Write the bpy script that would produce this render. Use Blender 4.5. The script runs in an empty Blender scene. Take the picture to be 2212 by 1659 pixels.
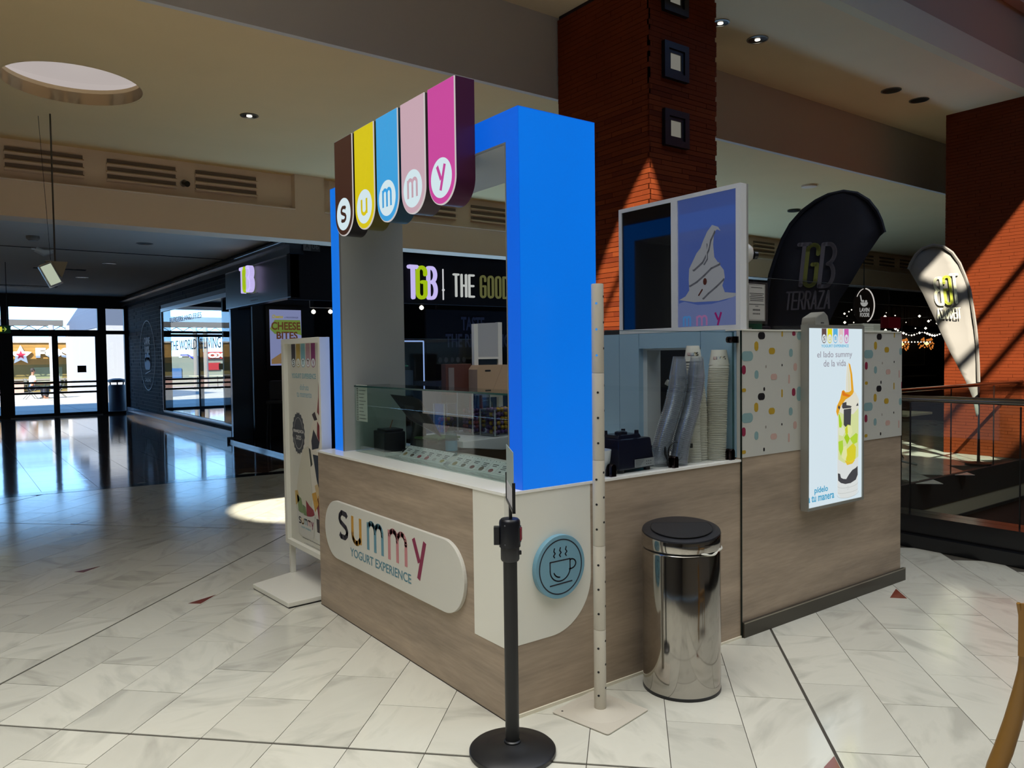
import bpy, bmesh, math, random
from mathutils import Vector, Matrix, geometry
random.seed(7)
PI = math.pi
D = bpy.data
SC = bpy.context.scene
COL = SC.collection

# ------------------------------------------------------------------ camera
CAM = Vector((-1.9041, -2.6523, 1.5757))
YAW, PITCH, ROLL, FPX = 0.9359, -0.0362, -0.0128, 1663.8
fwd = Vector((math.cos(PITCH)*math.cos(YAW), math.cos(PITCH)*math.sin(YAW), math.sin(PITCH)))
r0 = fwd.cross(Vector((0, 0, 1))).normalized(); u0 = r0.cross(fwd)
rgt = r0*math.cos(ROLL) + u0*math.sin(ROLL); upv = -r0*math.sin(ROLL) + u0*math.cos(ROLL)
cd = D.cameras.new('camera'); cam = D.objects.new('camera', cd); COL.objects.link(cam)
cd.sensor_width = 36; cd.sensor_fit = 'HORIZONTAL'; cd.lens = FPX/2212*36; cd.clip_end = 400; cd.clip_start = 0.05
M3 = Matrix((rgt, upv, -fwd)).transposed()
cam.matrix_world = Matrix.Translation(CAM) @ M3.to_4x4()
SC.camera = cam
def in_view(p, m=0.12):
    d = Vector(p)-CAM; z = d.dot(fwd)
    if z < .2: return None
    x = d.dot(rgt)/z*FPX/1106; y = d.dot(upv)/z*FPX/829.5
    return z if abs(x) < 1+m and abs(y) < 1+m else None

# ------------------------------------------------------------------ view, world, sun, daylight
SC.view_settings.view_transform = 'Standard'; SC.view_settings.look = 'None'
SC.view_settings.exposure = 0.0; SC.view_settings.gamma = 1; SC.view_settings.use_curve_mapping = False
SC.cycles.use_denoising = True
SC.cycles.max_bounces = 10; SC.cycles.diffuse_bounces = 5; SC.cycles.glossy_bounces = 5
SC.cycles.transparent_max_bounces = 40; SC.cycles.transmission_bounces = 6
SC.cycles.sample_clamp_indirect = 4; SC.cycles.caustics_reflective = False; SC.cycles.caustics_refractive = False

def lin(c):
    return tuple(((v/255)/12.92 if v/255 <= .04045 else ((v/255+.055)/1.055)**2.4) for v in c)

W = D.worlds.new('world'); SC.world = W; W.use_nodes = True
nt = W.node_tree; nt.nodes.clear()
wo = nt.nodes.new('ShaderNodeOutputWorld'); bg = nt.nodes.new('ShaderNodeBackground')
tc = nt.nodes.new('ShaderNodeTexCoord'); sx = nt.nodes.new('ShaderNodeSeparateXYZ'); cr = nt.nodes.new('ShaderNodeValToRGB')
nt.links.new(tc.outputs['Generated'], sx.inputs[0]); nt.links.new(sx.outputs[2], cr.inputs[0])
cr.color_ramp.elements[0].position = 0.0; cr.color_ramp.elements[0].color = (.30, .60, 1.0, 1)
cr.color_ramp.elements[1].position = .38; cr.color_ramp.elements[1].color = (.05, .15, .36, 1)
nt.links.new(cr.outputs[0], bg.inputs[0]); bg.inputs[1].default_value = 6.0
nt.links.new(bg.outputs[0], wo.inputs[0])

SUN = Vector((.75, .80, -1.0)).normalized()
sl = D.lights.new('sun', 'SUN'); sl.energy = 16.0; sl.angle = math.radians(.6); sl.color = (1, .93, .78)
so = D.objects.new('sun', sl); COL.objects.link(so)
so.rotation_euler = SUN.to_track_quat('-Z', 'Y').to_euler(); so.location = (-6, -12, 14)

def area(name, loc, size, energy, color, rot=(0, 0, 0), spread=180):
    l = D.lights.new(name, 'AREA'); l.shape = 'RECTANGLE'; l.size, l.size_y = size; l.energy = energy; l.color = color; l.spread = math.radians(spread)
    o = D.objects.new(name, l); COL.objects.link(o); o.location = loc; o.rotation_euler = rot; return o
area('roof_glazing_light', (.5, -3.6, 7.85), (17, 6.5), 430, (1, .97, .90), spread=100)
area('far_gallery_light', (14, -2.0, 7.6), (8, 6), 90, (1, .90, .74), spread=130)
area('left_floor_fill_light', (-3.2, -.6, 6.8), (5, 4), 150, (1, .97, .92), spread=85)  # unseen fill lamp added to lift the floor at left
area('passage_fill_light', (-8.6, 15, 1.7), (8, 2.6), 60, (1, .93, .84), rot=(0, -PI/2, 0))  # unseen fill lamp added to brighten the passage wall and ceiling

# ------------------------------------------------------------------ materials
MATS = {}
def mat(name, rgb=(200, 200, 200), rough=.5, metal=0, emis=0, ecol=None, spec=.5, coat=0, var=0, vscale=8, bump=0, bscale=60, stretch=None, trans=0):
    if name in MATS: return MATS[name]
    m = D.materials.new(name); m.use_nodes = True; n = m.node_tree.nodes; l = m.node_tree.links
    b = n['Principled BSDF']; c = lin(rgb)
    b.inputs['Base Color'].default_value = (*c, 1); b.inputs['Roughness'].default_value = rough
    b.inputs['Metallic'].default_value = metal; b.inputs['Specular IOR Level'].default_value = spec
    if coat: b.inputs['Coat Weight'].default_value = coat; b.inputs['Coat Roughness'].default_value = .05
    if emis:
        b.inputs['Emission Color'].default_value = (*lin(ecol or rgb), 1); b.inputs['Emission Strength'].default_value = emis
    if var or bump:
        t = n.new('ShaderNodeTexCoord'); mp = n.new('ShaderNodeMapping'); l.new(t.outputs['Object'], mp.inputs[0])
        if stretch: mp.inputs['Scale'].default_value = stretch
        no = n.new('ShaderNodeTexNoise'); l.new(mp.outputs[0], no.inputs[0]); no.inputs['Scale'].default_value = vscale; no.inputs['Detail'].default_value = 5
        if var:
            r = n.new('ShaderNodeMapRange'); r.inputs[3].default_value = 1-var; r.inputs[4].default_value = 1+var; l.new(no.outputs[0], r.inputs[0])
            mx = n.new('ShaderNodeVectorMath'); mx.operation = 'SCALE'; mx.inputs[0].default_value = c; l.new(r.outputs[0], mx.inputs['Scale'])
            l.new(mx.outputs[0], b.inputs['Base Color'])
        if bump:
            n2 = n.new('ShaderNodeTexNoise'); l.new(mp.outputs[0], n2.inputs[0]); n2.inputs['Scale'].default_value = bscale
            bp = n.new('ShaderNodeBump'); bp.inputs['Strength'].default_value = bump; bp.inputs['Distance'].default_value = .005
            l.new(n2.outputs[0], bp.inputs['Height']); l.new(bp.outputs[0], b.inputs['Normal'])
    MATS[name] = m; return m

def glassmat(name, tint=(.93, .97, .96), rough=0.0, refl=1.0, opac=0.0, ocol=(200, 210, 210)):
    m = D.materials.new(name); m.use_nodes = True; n = m.node_tree.nodes; l = m.node_tree.links; n.clear()
    o = n.new('ShaderNodeOutputMaterial'); mx = n.new('ShaderNodeMixShader'); tr = n.new('ShaderNodeBsdfTransparent'); gl = n.new('ShaderNodeBsdfGlossy')
    fr = n.new('ShaderNodeFresnel'); gg = n.new('ShaderNodeNewGeometry'); mrr = n.new('ShaderNodeMapRange'); mrr.inputs[3].default_value = 1.5; mrr.inputs[4].default_value = 1/1.5; l.new(gg.outputs['Backfacing'], mrr.inputs[0]); l.new(mrr.outputs[0], fr.inputs[0]); ml = n.new('ShaderNodeMath'); ml.operation = 'MULTIPLY'; ml.inputs[1].default_value = refl
    tr.inputs[0].default_value = (*tint, 1); gl.inputs['Roughness'].default_value = rough
    l.new(fr.outputs[0], ml.inputs[0]); l.new(ml.outputs[0], mx.inputs[0]); l.new(tr.outputs[0], mx.inputs[1]); l.new(gl.outputs[0], mx.inputs[2])
    last = mx
    if opac:
        m2 = n.new('ShaderNodeMixShader'); df = n.new('ShaderNodeBsdfDiffuse'); df.inputs[0].default_value = (*lin(ocol), 1)
        m2.inputs[0].default_value = opac; l.new(mx.outputs[0], m2.inputs[1]); l.new(df.outputs[0], m2.inputs[2]); last = m2
    l.new(last.outputs[0], o.inputs[0]); MATS[name] = m; return m

def emat(name, rgb, s=1.0):
    return mat(name, rgb=(10, 10, 10), rough=.3, emis=s, ecol=rgb)

# ------------------------------------------------------------------ mesh builder (local X right, Y away, Z up)
class MB:
    def __init__(s): s.v = []; s.f = []
    def add(s, vs, fs):
        o = len(s.v); s.v += [tuple(v) for v in vs]; s.f += [tuple(i+o for i in f) for f in fs]; return s
    def box(s, x0, x1, y0, y1, z0, z1):
        return s.add([(x0, y0, z0), (x1, y0, z0), (x1, y1, z0), (x0, y1, z0), (x0, y0, z1), (x1, y0, z1), (x1, y1, z1), (x0, y1, z1)],
                     [(0, 3, 2, 1), (4, 5, 6, 7), (0, 1, 5, 4), (1, 2, 6, 5), (2, 3, 7, 6), (3, 0, 4, 7)])
    def prism(s, poly, y0, y1):
        "poly in (x,z) counter-clockwise seen from -y; extruded y0..y1"
        n = len(poly)
        s.add([(x, y0, z) for x, z in poly]+[(x, y1, z) for x, z in poly],
              [tuple(range(n)), tuple(range(2*n-1, n-1, -1))]+[(i, i+n, (i+1) % n+n, (i+1) % n) for i in range(n)]); return s
    def zprism(s, poly, z0, z1):
        n = len(poly)
        s.add([(x, y, z0) for x, y in poly]+[(x, y, z1) for x, y in poly],
              [tuple(range(n-1, -1, -1)), tuple(range(n, 2*n))]+[(i, (i+1) % n, (i+1) % n+n, i+n) for i in range(n)]); return s
    def lathe(s, prof, c=(0, 0, 0), n=32, caps=True):
        vs = []; fs = []
        for r, z in prof:
            for i in range(n):
                a = 2*PI*i/n; vs.append((c[0]+r*math.cos(a), c[1]+r*math.sin(a), c[2]+z))
        for k in range(len(prof)-1):
            for i in range(n):
                j = (i+1) % n; fs.append((k*n+i, k*n+j, (k+1)*n+j, (k+1)*n+i))
        if caps: fs.append(tuple(range(n-1, -1, -1))); fs.append(tuple((len(prof)-1)*n+i for i in range(n)))
        return s.add(vs, fs)
    def tube(s, pts, r, n=8, caps=True):
        pts = [Vector(p) for p in pts]; rs = r if isinstance(r, (list, tuple)) else [r]*len(pts)
        vs = []; fs = []; ref = None
        for k, p in enumerate(pts):
            a = pts[max(k-1, 0)]; b = pts[min(k+1, len(pts)-1)]; t = (b-a).normalized()
            if ref is None:
                ref = Vector((0, 0, 1)) if abs(t.z) < .9 else Vector((1, 0, 0))
            x = t.cross(ref).normalized(); y = x.cross(t).normalized(); ref = y
            for i in range(n):
                an = 2*PI*i/n; vs.append(p+x*rs[k]*math.cos(an)+y*rs[k]*math.sin(an))
        for k in range(len(pts)-1):
            for i in range(n):
                j = (i+1) % n; fs.append((k*n+i, k*n+j, (k+1)*n+j, (k+1)*n+i))
        if caps: fs.append(tuple(range(n-1, -1, -1))); fs.append(tuple((len(pts)-1)*n+i for i in range(n)))
        return s.add(vs, fs)
    def disc(s, cx, cz, r, y0, y1, n=32, rz=None):
        rz = rz or r
        return s.prism([(cx+r*math.cos(2*PI*i/n), cz+rz*math.sin(2*PI*i/n)) for i in range(n)], y0, y1)
    def stroke(s, pts, w, y0, y1, rnd=True):
        "flat stroke in the XZ plane with thickness"
        for a, b in zip(pts[:-1], pts[1:]):
            a = Vector(a); b = Vector(b); d = (b-a)
            if d.length < 1e-6: continue
            d.normalize(); p = Vector((-d.y, d.x))*w/2
            s.prism([tuple(a-p), tuple(b-p), tuple(b+p), tuple(a+p)], y0, y1)
        js = pts if rnd else pts[1:-1]
        for p in js: s.disc(p[0], p[1], w/2, y0, y1, 12)
        return s
    def build(s, name, m, parent=None, smooth=False, bevel=0, seg=2, xf=None, label=None, tint=None):
        me = D.meshes.new(name); me.from_pydata(s.v, [], s.f)
        if bevel or xf is not None:
            bm = bmesh.new(); bm.from_mesh(me)
            if bevel:
                bmesh.ops.remove_doubles(bm, verts=bm.verts, dist=1e-6)
                es = [e for e in bm.edges if len(e.link_faces) == 2 and e.calc_face_angle() > .6]
                bmesh.ops.bevel(bm, geom=es, offset=bevel, segments=seg, affect='EDGES', profile=.6)
            if xf is not None: bm.transform(xf)
            bm.to_mesh(me); bm.free()
        me.materials.append(m)
        o = D.objects.new(name, me); COL.objects.link(o)
        if parent: o.parent = parent
        if smooth: shade(o)
        if label: o['label'] = label
        return o

def shade(o, ang=40):
    me = o.data
    me.shade_smooth()
    bm = bmesh.new(); bm.from_mesh(me)
    for e in bm.edges:
        if len(e.link_faces) == 2 and e.calc_face_angle() > math.radians(ang): e.smooth = False
    bm.to_mesh(me); bm.free()

def thing(name, label, cat, loc=(0, 0, 0), rz=0, group=None):
    o = D.objects.new(name, None); o.empty_display_size = .1; COL.objects.link(o)
    o.location = loc; o.rotation_euler = (0, 0, rz); return tag(o, label, cat, group)
def tag(o, label, cat, group=None):
    o['label'] = label; o['category'] = cat
    if group: o['group'] = group
    return o
def struct(name, mb, m, **k):
    o = mb.build(name, m, **k); o['kind'] = 'structure'; return o
def copy_tree(o, parent=None):
    c = o.copy(); COL.objects.link(c); c.parent = parent
    for ch in list(o.children): copy_tree(ch, c)
    return c

LEFT = -PI/2    # local frame for faces that look towards -x (local x -> -y)
XZ = Matrix(((1, 0, 0, 0), (0, 0, -1, 0), (0, 1, 0, 0), (0, 0, 0, 1)))  # font XY -> XZ plane, thickness along y

def text(s, m, parent, x0, x1, z0, z1, y=0, ext=.0006, bold=0, name='lettering', mirror=False, shear=0, rot180=False):
    cu = D.curves.new('t', 'FONT'); cu.body = s; cu.size = 1; cu.extrude = .5; cu.offset = bold; cu.resolution_u = 3; cu.shear = shear
    to = D.objects.new('t', cu); COL.objects.link(to)
    dg = bpy.context.evaluated_depsgraph_get(); me = D.meshes.new_from_object(to.evaluated_get(dg))
    D.objects.remove(to); D.curves.remove(cu)
    xs = [v.co.x for v in me.vertices]; ys = [v.co.y for v in me.vertices]
    a, b, c, d = min(xs), max(xs), min(ys), max(ys)
    for v in me.vertices:
        p = v.co.copy(); tx = (p.x-a)/(b-a); tz = (p.y-c)/(d-c)
        if mirror or rot180: tx = 1-tx
        if rot180: tz = 1-tz
        v.co = (x0+tx*(x1-x0), y-ext if p.z > 0 else y, z0+tz*(z1-z0))
    me.name = name; me.materials.clear(); me.materials.append(m)
    o = D.objects.new(name, me); COL.objects.link(o); o.parent = parent
    return o

def plate(loops, m, name, thick, z, parent=None):
    "horizontal slab with holes, loops of (x,y); top at z+thick"
    cu = D.curves.new('p', 'CURVE'); cu.dimensions = '2D'; cu.fill_mode = 'BOTH'; cu.extrude = thick/2
    for lp in loops:
        sp = cu.splines.new('POLY'); sp.points.add(len(lp)-1); sp.use_cyclic_u = True
        for i, p in enumerate(lp): sp.points[i].co = (p[0], p[1], 0, 1)
    to = D.objects.new('p', cu); COL.objects.link(to)
    dg = bpy.context.evaluated_depsgraph_get(); me = D.meshes.new_from_object(to.evaluated_get(dg))
    D.objects.remove(to); D.curves.remove(cu)
    me.name = name; me.materials.clear(); me.materials.append(m)
    me.transform(Matrix.Translation((0, 0, z+thick/2)))
    o = D.objects.new(name, me); COL.objects.link(o); o.parent = parent
    return o

def pill(x, z, w, h, n=8):
    r = min(w, h)/2; pts = []
    for (cx, cz, a0) in ((x+w/2-r, z+h/2-r, 0), (x-w/2+r, z+h/2-r, PI/2), (x-w/2+r, z-h/2+r, PI), (x+w/2-r, z-h/2+r, 1.5*PI)):
        for i in range(n+1): a = a0+PI/2*i/n; pts.append((cx+r*math.cos(a), cz+r*math.sin(a)))
    return pts
def rrect(x0, x1, z0, z1, r, n=6):
    pts = []
    for (cx, cz, a0) in ((x1-r, z1-r, 0), (x0+r, z1-r, PI/2), (x0+r, z0+r, PI), (x1-r, z0+r, 1.5*PI)):
        for i in range(n+1): a = a0+PI/2*i/n; pts.append((cx+r*math.cos(a), cz+r*math.sin(a)))
    return pts
def arc(cx, cz, rx, rz, a0, a1, n=10):
    return [(cx+rx*math.cos(math.radians(a0+(a1-a0)*i/n)), cz+rz*math.sin(math.radians(a0+(a1-a0)*i/n))) for i in range(n+1)]

# stroke glyphs in a unit box (width given, height 1)
def glyph(ch, w, h):
    k = w/2
    G = {
     'T': [[(0, h), (w, h)], [(k, h), (k, 0)]],
     'G': [arc(k, h-k, k, k, 0, 180)+[(0, k)]+arc(k, k, k, k, 180, 360)+[(w, h*.52), (k*1.15, h*.52)], [(w, h-k), (w, h*.77)]],
     'B': [[(0, 0), (0, h), (w*.45, h)]+arc(w*.45, h*.77, w*.5, h*.23, 90, -70)+[(w*.5, h*.53)], [(w*.5, h*.53)]+arc(w*.48, h*.27, w*.52, h*.27, 70, -90)+[(0, 0)]],
     'H': [[(0, 0), (0, h)], [(w, 0), (w, h)], [(0, h*.5), (w, h*.5)]],
     'E': [[(w, h), (0, h), (0, 0), (w, 0)], [(0, h*.5), (w*.9, h*.5)]],
     'O': [arc(k, h-k, k, k, 0, 180)+[(0, k)]+arc(k, k, k, k, 180, 360)+[(w, h-k)]],
     'D': [[(0, 0), (0, h), (w*.4, h)]+arc(w*.4, h-w*.6, w*.6, w*.6, 90, 0)+arc(w*.4, w*.6, w*.6, w*.6, 0, -90)+[(0, 0)]],
     'U': [[(0, h), (0, k)]+arc(k, k, k, k, 180, 360)+[(w, h)]],
     'R': [[(0, 0), (0, h), (w*.45, h)]+arc(w*.45, h*.76, w*.5, h*.24, 90, -90)+[(0, h*.52)], [(w*.5, h*.52), (w, 0)]],
     'A': [[(0, 0), (k, h), (w, 0)], [(w*.18, h*.3), (w*.82, h*.3)]],
     'Z': [[(0, h), (w, h), (0, 0), (w, 0)]],
     's': [[(w, h*.86), (w*.86, h*.97), (w*.3, h), (w*.04, h*.86), (0, h*.72), (w*.12, h*.6), (w*.85, h*.42), (w, h*.28), (w*.95, h*.12), (w*.7, 0), (w*.2, 0), (0, h*.1)]],
     'u': [[(0, h), (0, k*.9)]+arc(k, k*.9, k, k*.9, 180, 330)+[(w, k*.6)], [(w, h), (w, 0)]],
     'm': [[(0, 0), (0, h)], [(0, h*.82)]+arc(w*.25, h-w*.25, w*.25, w*.25, 150, 0, 8)+[(k, 0)], [(k, h*.8)]+arc(w*.75, h-w*.25, w*.25, w*.25, 160, 0, 8)+[(w, 0)]],
     'y': [[(0, h), (w*.5, h*.25)], [(w, h), (w*.42, -h*.32)]],
    }
    return G[ch]
def strokes(mb, ch, x, z, w, h, sw, y0, y1, rnd=True, mirror=False, flipz=False):
    for pl in glyph(ch, w, h):
        pts = [((w-px if mirror else px), (h-pz if flipz else pz)) for px, pz in pl]
        mb.stroke([(x+a, z+b) for a, b in pts], sw, y0, y1, rnd)

C_BROWN, C_YEL, C_BLU, C_PNK, C_MAG = (62, 38, 30), (214, 196, 24), (60, 160, 222), (198, 166, 178), (200, 72, 156)
P_BLK, P_OCH, P_TEAL, P_ROSE, P_RED = (38, 36, 48), (190, 140, 50), (92, 140, 158), (190, 125, 130), (130, 30, 70)

white = mat('white_laminate', (226, 225, 214), .35)
blackm = mat('black_satin', (14, 15, 19), .35)
chrome = mat('polished_steel', (215, 212, 205), .12, 1)
glass = glassmat('clear_glass')
glass_g = glassmat('guard_glass', (.90, .96, .94))
glass_edge = mat('glass_edge', (20, 62, 60), .15)
# ------------------------------------------------------------------ floor of marble tiles
def marble(name, lo, hi, vein, rough=.13):
    m = D.materials.new(name); m.use_nodes = True; n = m.node_tree.nodes; l = m.node_tree.links; b = n['Principled BSDF']
    at = n.new('ShaderNodeAttribute'); at.attribute_name = 'tint'
    ge = n.new('ShaderNodeNewGeometry')
    w = n.new('ShaderNodeMath'); w.operation = 'MULTIPLY'; w.inputs[1].default_value = 40; l.new(at.outputs['Fac'], w.inputs[0])
    # rotate veins differently from tile to tile
    ro = n.new('ShaderNodeVectorRotate'); ro.rotation_type = 'Z_AXIS'; l.new(ge.outputs['Position'], ro.inputs['Vector']); l.new(w.outputs[0], ro.inputs['Angle'])
    mp = n.new('ShaderNodeMapping'); mp.inputs['Scale'].default_value = (1.0, 3.2, 1); l.new(ro.outputs[0], mp.inputs[0])
    no = n.new('ShaderNodeTexNoise'); no.noise_dimensions = '4D'; no.inputs['Scale'].default_value = 2.2; no.inputs['Detail'].default_value = 7; no.inputs['Distortion'].default_value = .9
    l.new(mp.outputs[0], no.inputs['Vector']); l.new(w.outputs[0], no.inputs['W'])
    rp = n.new('ShaderNodeValToRGB'); e = rp.color_ramp.elements
    e[0].position = .33; e[0].color = (*lin(vein), 1); e[1].position = .5; e[1].color = (*lin(hi), 1)
    x = e.new(.43); x.color = (*lin(tuple((a*.35+c*.65) for a, c in zip(vein, hi))), 1)
    y = e.new(.72); y.color = (*lin(tuple((a*.2+c*.8) for a, c in zip(vein, hi))), 1)
    l.new(no.outputs[0], rp.inputs[0])
    mr = n.new('ShaderNodeMapRange'); mr.inputs[3].default_value = lo; mr.inputs[4].default_value = 1.04; l.new(at.outputs['Fac'], mr.inputs[0])
    mx = n.new('ShaderNodeVectorMath'); mx.operation = 'SCALE'; l.new(rp.outputs[0], mx.inputs[0]); l.new(mr.outputs[0], mx.inputs['Scale'])
    l.new(mx.outputs[0], b.inputs['Base Color']); b.inputs['Roughness'].default_value = rough; b.inputs['Specular IOR Level'].default_value = 1.0
    n3 = n.new('ShaderNodeTexNoise'); n3.inputs['Scale'].default_value = 3.5; l.new(ge.outputs['Position'], n3.inputs[0])
    bp = n.new('ShaderNodeBump'); bp.inputs['Strength'].default_value = .035; bp.inputs['Distance'].default_value = .02; l.new(n3.outputs[0], bp.inputs['Height']); l.new(bp.outputs[0], b.inputs['Normal'])
    return m
M_MAR = marble('white_marble', .88, (204, 203, 190), (182, 181, 169))
M_RED = marble('red_marble', .8, (128, 62, 48), (90, 40, 34))
M_BRN = marble('brown_marble', .8, (96, 74, 58), (60, 44, 36), .08)
grout = mat('dark_grout', (62, 58, 50), .8)
def set_tint(me, vals):
    a = me.attributes.new('tint', 'FLOAT', 'FACE')
    for i, v in enumerate(vals): a.data[i].value = v

floor = struct('floor', MB().box(-9, 4.6, -10, 8.1, -.3, -.004).box(4.6, 31, 1.86, 8.1, -.3, -.004).box(-9, 2.62, 8.1, 23.4, -.3, -.004), grout)
Q = 1/math.sqrt(2)
def st2xy(s, t): return ((s+t)*Q, (s-t)*Q)
def inside(x, y):
    if not (-6.5 < x < 16 and -3.2 < y < 8.0): return False
    return x < 4.34 or y > 1.98
SL = [-.30+3.76*k for k in range(-3, 8)]; TW = .3208
tiles = []
for k in range(-42, 36):
    t0 = 1.32+TW*k; t1 = t0+TW
    off = .335 if k % 2 else .05
    if k == 0: off = .515
    g0 = .007 if (k % 12) == 0 else .0016; g1 = .007 if ((k+1) % 12) == 0 else .0016
    s = -14+off+(random.choice((0, 0, 0, .02)))
    while (s-off+14) < 0: s += .64
    cuts = []
    q = off-.64*22
    while q < 16: cuts.append(q); q += .642
    allc = sorted([(c, 0) for c in cuts if min(abs(c-z) for z in SL) > .07]+[(z, 1) for z in SL])
    for (a, fa), (b, fb) in zip(allc[:-1], allc[1:]):
        cx, cy = st2xy((a+b)/2, (t0+t1)/2)
        if not inside(cx, cy): continue
        ga = .007 if fa else .0016; gb = .007 if fb else .0016
        poly = [st2xy(a+ga, t0+g0), st2xy(b-gb, t0+g0), st2xy(b-gb, t1-g1), st2xy(a+ga, t1-g1)]
        # keep clear of the railing plinth
        poly = [(x, y) for x, y in poly]
        if math.hypot(poly[0][0]-poly[2][0], poly[0][1]-poly[2][1]) < .1: continue
        z = in_view((cx, cy, 0), .1)
        hid = (.25 < cx < 3.2 and .25 < cy < 1.8)
        tiles.append((z if z and not hid else 99+abs(cx), poly, cx, cy))
tiles.sort(key=lambda a: a[0])
far_v = []; far_f = []; far_t = []
for i, (z, poly, cx, cy) in enumerate(tiles):
    a2 = sum(poly[j][0]*poly[(j+1) % 4][1]-poly[(j+1) % 4][0]*poly[j][1] for j in range(4))
    if a2 < 0: poly = poly[::-1]
    tv = random.random()**1.3
    tv = 1-tv*.95
    if i < 296 and z < 90:
        b = MB().zprism(poly, -.006, random.uniform(-.0004, .0004)); o = b.build('tile', M_MAR, floor); set_tint(o.data, [tv]*6)
    else:
        n0 = len(far_v); far_v += [(x, y, -.006) for x, y in poly]+[(x, y, 0) for x, y in poly]
        far_f += [(n0+4, n0+5, n0+6, n0+7)]+[(n0+j, n0+(j+1) % 4, n0+(j+1) % 4+4, n0+j+4) for j in range(4)]; far_t += [tv]*5
me = D.meshes.new('tile_field'); me.from_pydata(far_v, [], far_f); me.materials.append(M_MAR); set_tint(me, far_t)
o = D.objects.new('tile_field', me); COL.objects.link(o); o.parent = floor; o['kind'] = 'stuff'
# red corner insets where the panels meet
for tri in [[(1.955, 2.171), (1.95, 2.272), (2.157, 2.272)], [(1.344, -2.305), (1.348, -2.22), (1.536, -2.22)], [(1.94, -3.59), (1.935, -3.51), (2.107, -3.505)],
            [(3.48, -4.846), (3.48, -4.77), (3.65, -4.766)], [(-.12, 1.311), (-.212, 1.25), (-.292, 1.311)], [(-.29, -2.52), (-.2, -2.45), (-.29, -2.4)]]:
    p = [st2xy(*q) for q in tri]
    a2 = sum(p[j][0]*p[(j+1) % 3][1]-p[(j+1) % 3][0]*p[j][1] for j in range(3))
    if a2 < 0: p = p[::-1]
    o = MB().zprism(p, -.005, .0012).build('red_inset', M_RED, floor); set_tint(o.data, [.5]*5)
o = MB().zprism([(-7, 8.62), (3.6, 7.55), (3.6, 7.80), (-7, 8.80)], -.004, .0015).build('black_border', mat('black_marble', (16, 18, 22), .1), floor)
# brown tiled floor of the entrance passage
bv = []; bf = []; bt = []
def bt_add(x0, x1, y0, y1):
    n0 = len(bv); bv.extend([(x0, y0, 0), (x1, y0, 0), (x1, y1, 0), (x0, y1, 0)]); bf.append((n0, n0+1, n0+2, n0+3)); bt.append(random.random())
yy = 8.0
while yy < 23.3:
    xx = -7.0
    while xx < 2.6: bt_add(xx+.002, min(xx+.598, 2.62), yy+.002, yy+.598); xx += .6
    yy += .6
me = D.meshes.new('passage_tile_field'); me.from_pydata(bv, [], bf); me.materials.append(M_BRN); set_tint(me, bt)
o = D.objects.new('passage_tile_field', me); COL.objects.link(o); o.parent = floor; o['kind'] = 'stuff'; o.location.z = -.001

# ------------------------------------------------------------------ ceilings
cream = mat('cream_plaster', (226, 206, 170), .85, spec=.08, var=.03, vscale=2)
creamd = mat('warm_plaster', (222, 192, 144), .85, spec=.08, var=.04, vscale=1.5)
greyc = mat('grey_plaster', (214, 210, 204), .8, spec=.08, var=.04, vscale=1.5)
pinkp = mat('pale_band_plaster', (222, 200, 178), .85, spec=.05)
struct('ceiling', MB().box(-9, 31, 1.90, 3.7415, 5.165, 5.3), cream)
struct('ceiling_step', MB().box(-9, 31, 3.741, 3.801, 4.309, 5.3), mat('lilac_plaster', (196, 188, 180), .85))
N = 48; sk = (-.785, 6.12)
circ = [(sk[0]+.62*math.cos(2*PI*i/N), sk[1]+.62*math.sin(2*PI*i/N)) for i in range(N)]
o = plate([[(-9, 3.80), (31, 3.80), (31, 8.9), (-9, 8.9)], circ], creamd, 'ceiling_lower', .12, 4.31); o['kind'] = 'structure'
# unseen roof over the atrium, its holes cut to shape the sun patches
holeL = [(-4.75+.95*math.cos(a), -1.25+.95*math.sin(a)) for a in [2*PI*i/24 for i in range(24)]]
holeC = [(-.01, -1.27), (-.2, -1.255), (-.586, -1.32), (-1.1, -1.5), (-1.65, -1.84), (-2.0, -2.2), (-2.0, -3.4), (-1.65, -3.19), (-.9, -2.39), (-.1, -1.53)]
holeR = [(3.7, -1.9), (5.2, -1.62), (6.5, -1.57), (8.0, -1.55), (9.6, -1.6), (9.6, -4.4), (3.7, -4.4)]
o = plate([[(-9, -10), (31, -10), (31, 2.1), (-9, 2.1)], holeL, holeC, holeR], mat('roof_deck', (190, 190, 186), .8), 'roof', .15, 8.0); o['kind'] = 'structure'
rb = MB()
for a, b in (((-2.2, -1.95), (-.0, -1.60)),): rb.tube([(a[0], a[1], 8.02), (b[0], b[1], 8.02)], .035, 6)
for a, b in (((3.5, -2.4), (9.8, -2.2)), ((3.5, -3.1), (9.8, -3.0)), ((5.0, -1.4), (5.4, -4.5)), ((7.4, -1.4), (7.6, -4.5))): rb.tube([(a[0], a[1], 8.02), (b[0], b[1], 8.02)], .06, 6)
struct('trim_sun_hole_bars', rb, mat('roof_bar', (90, 90, 92), .5, 1))  # bars added over the holes to draw shadow bands in the sunlight
# cornice and gallery front above the atrium edge
struct('trim_cornice', MB().box(-9, 31, 1.78, 1.9005, 5.165, 5.50).box(-9, 31, 1.9, 2.05, 5.31, 6.2), mat('cornice_plaster', (214, 206, 176), .8))
struct('wall_gallery', MB().box(-9, 31, 1.86, 2.05, 5.5, 8.05), mat('gallery_plaster', (190, 165, 140), .8))
struct('trim_gallery', MB().box(-9, 31, 1.72, 1.86, 6.25, 6.55), mat('gallery_band', (208, 170, 158), .8))
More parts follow.
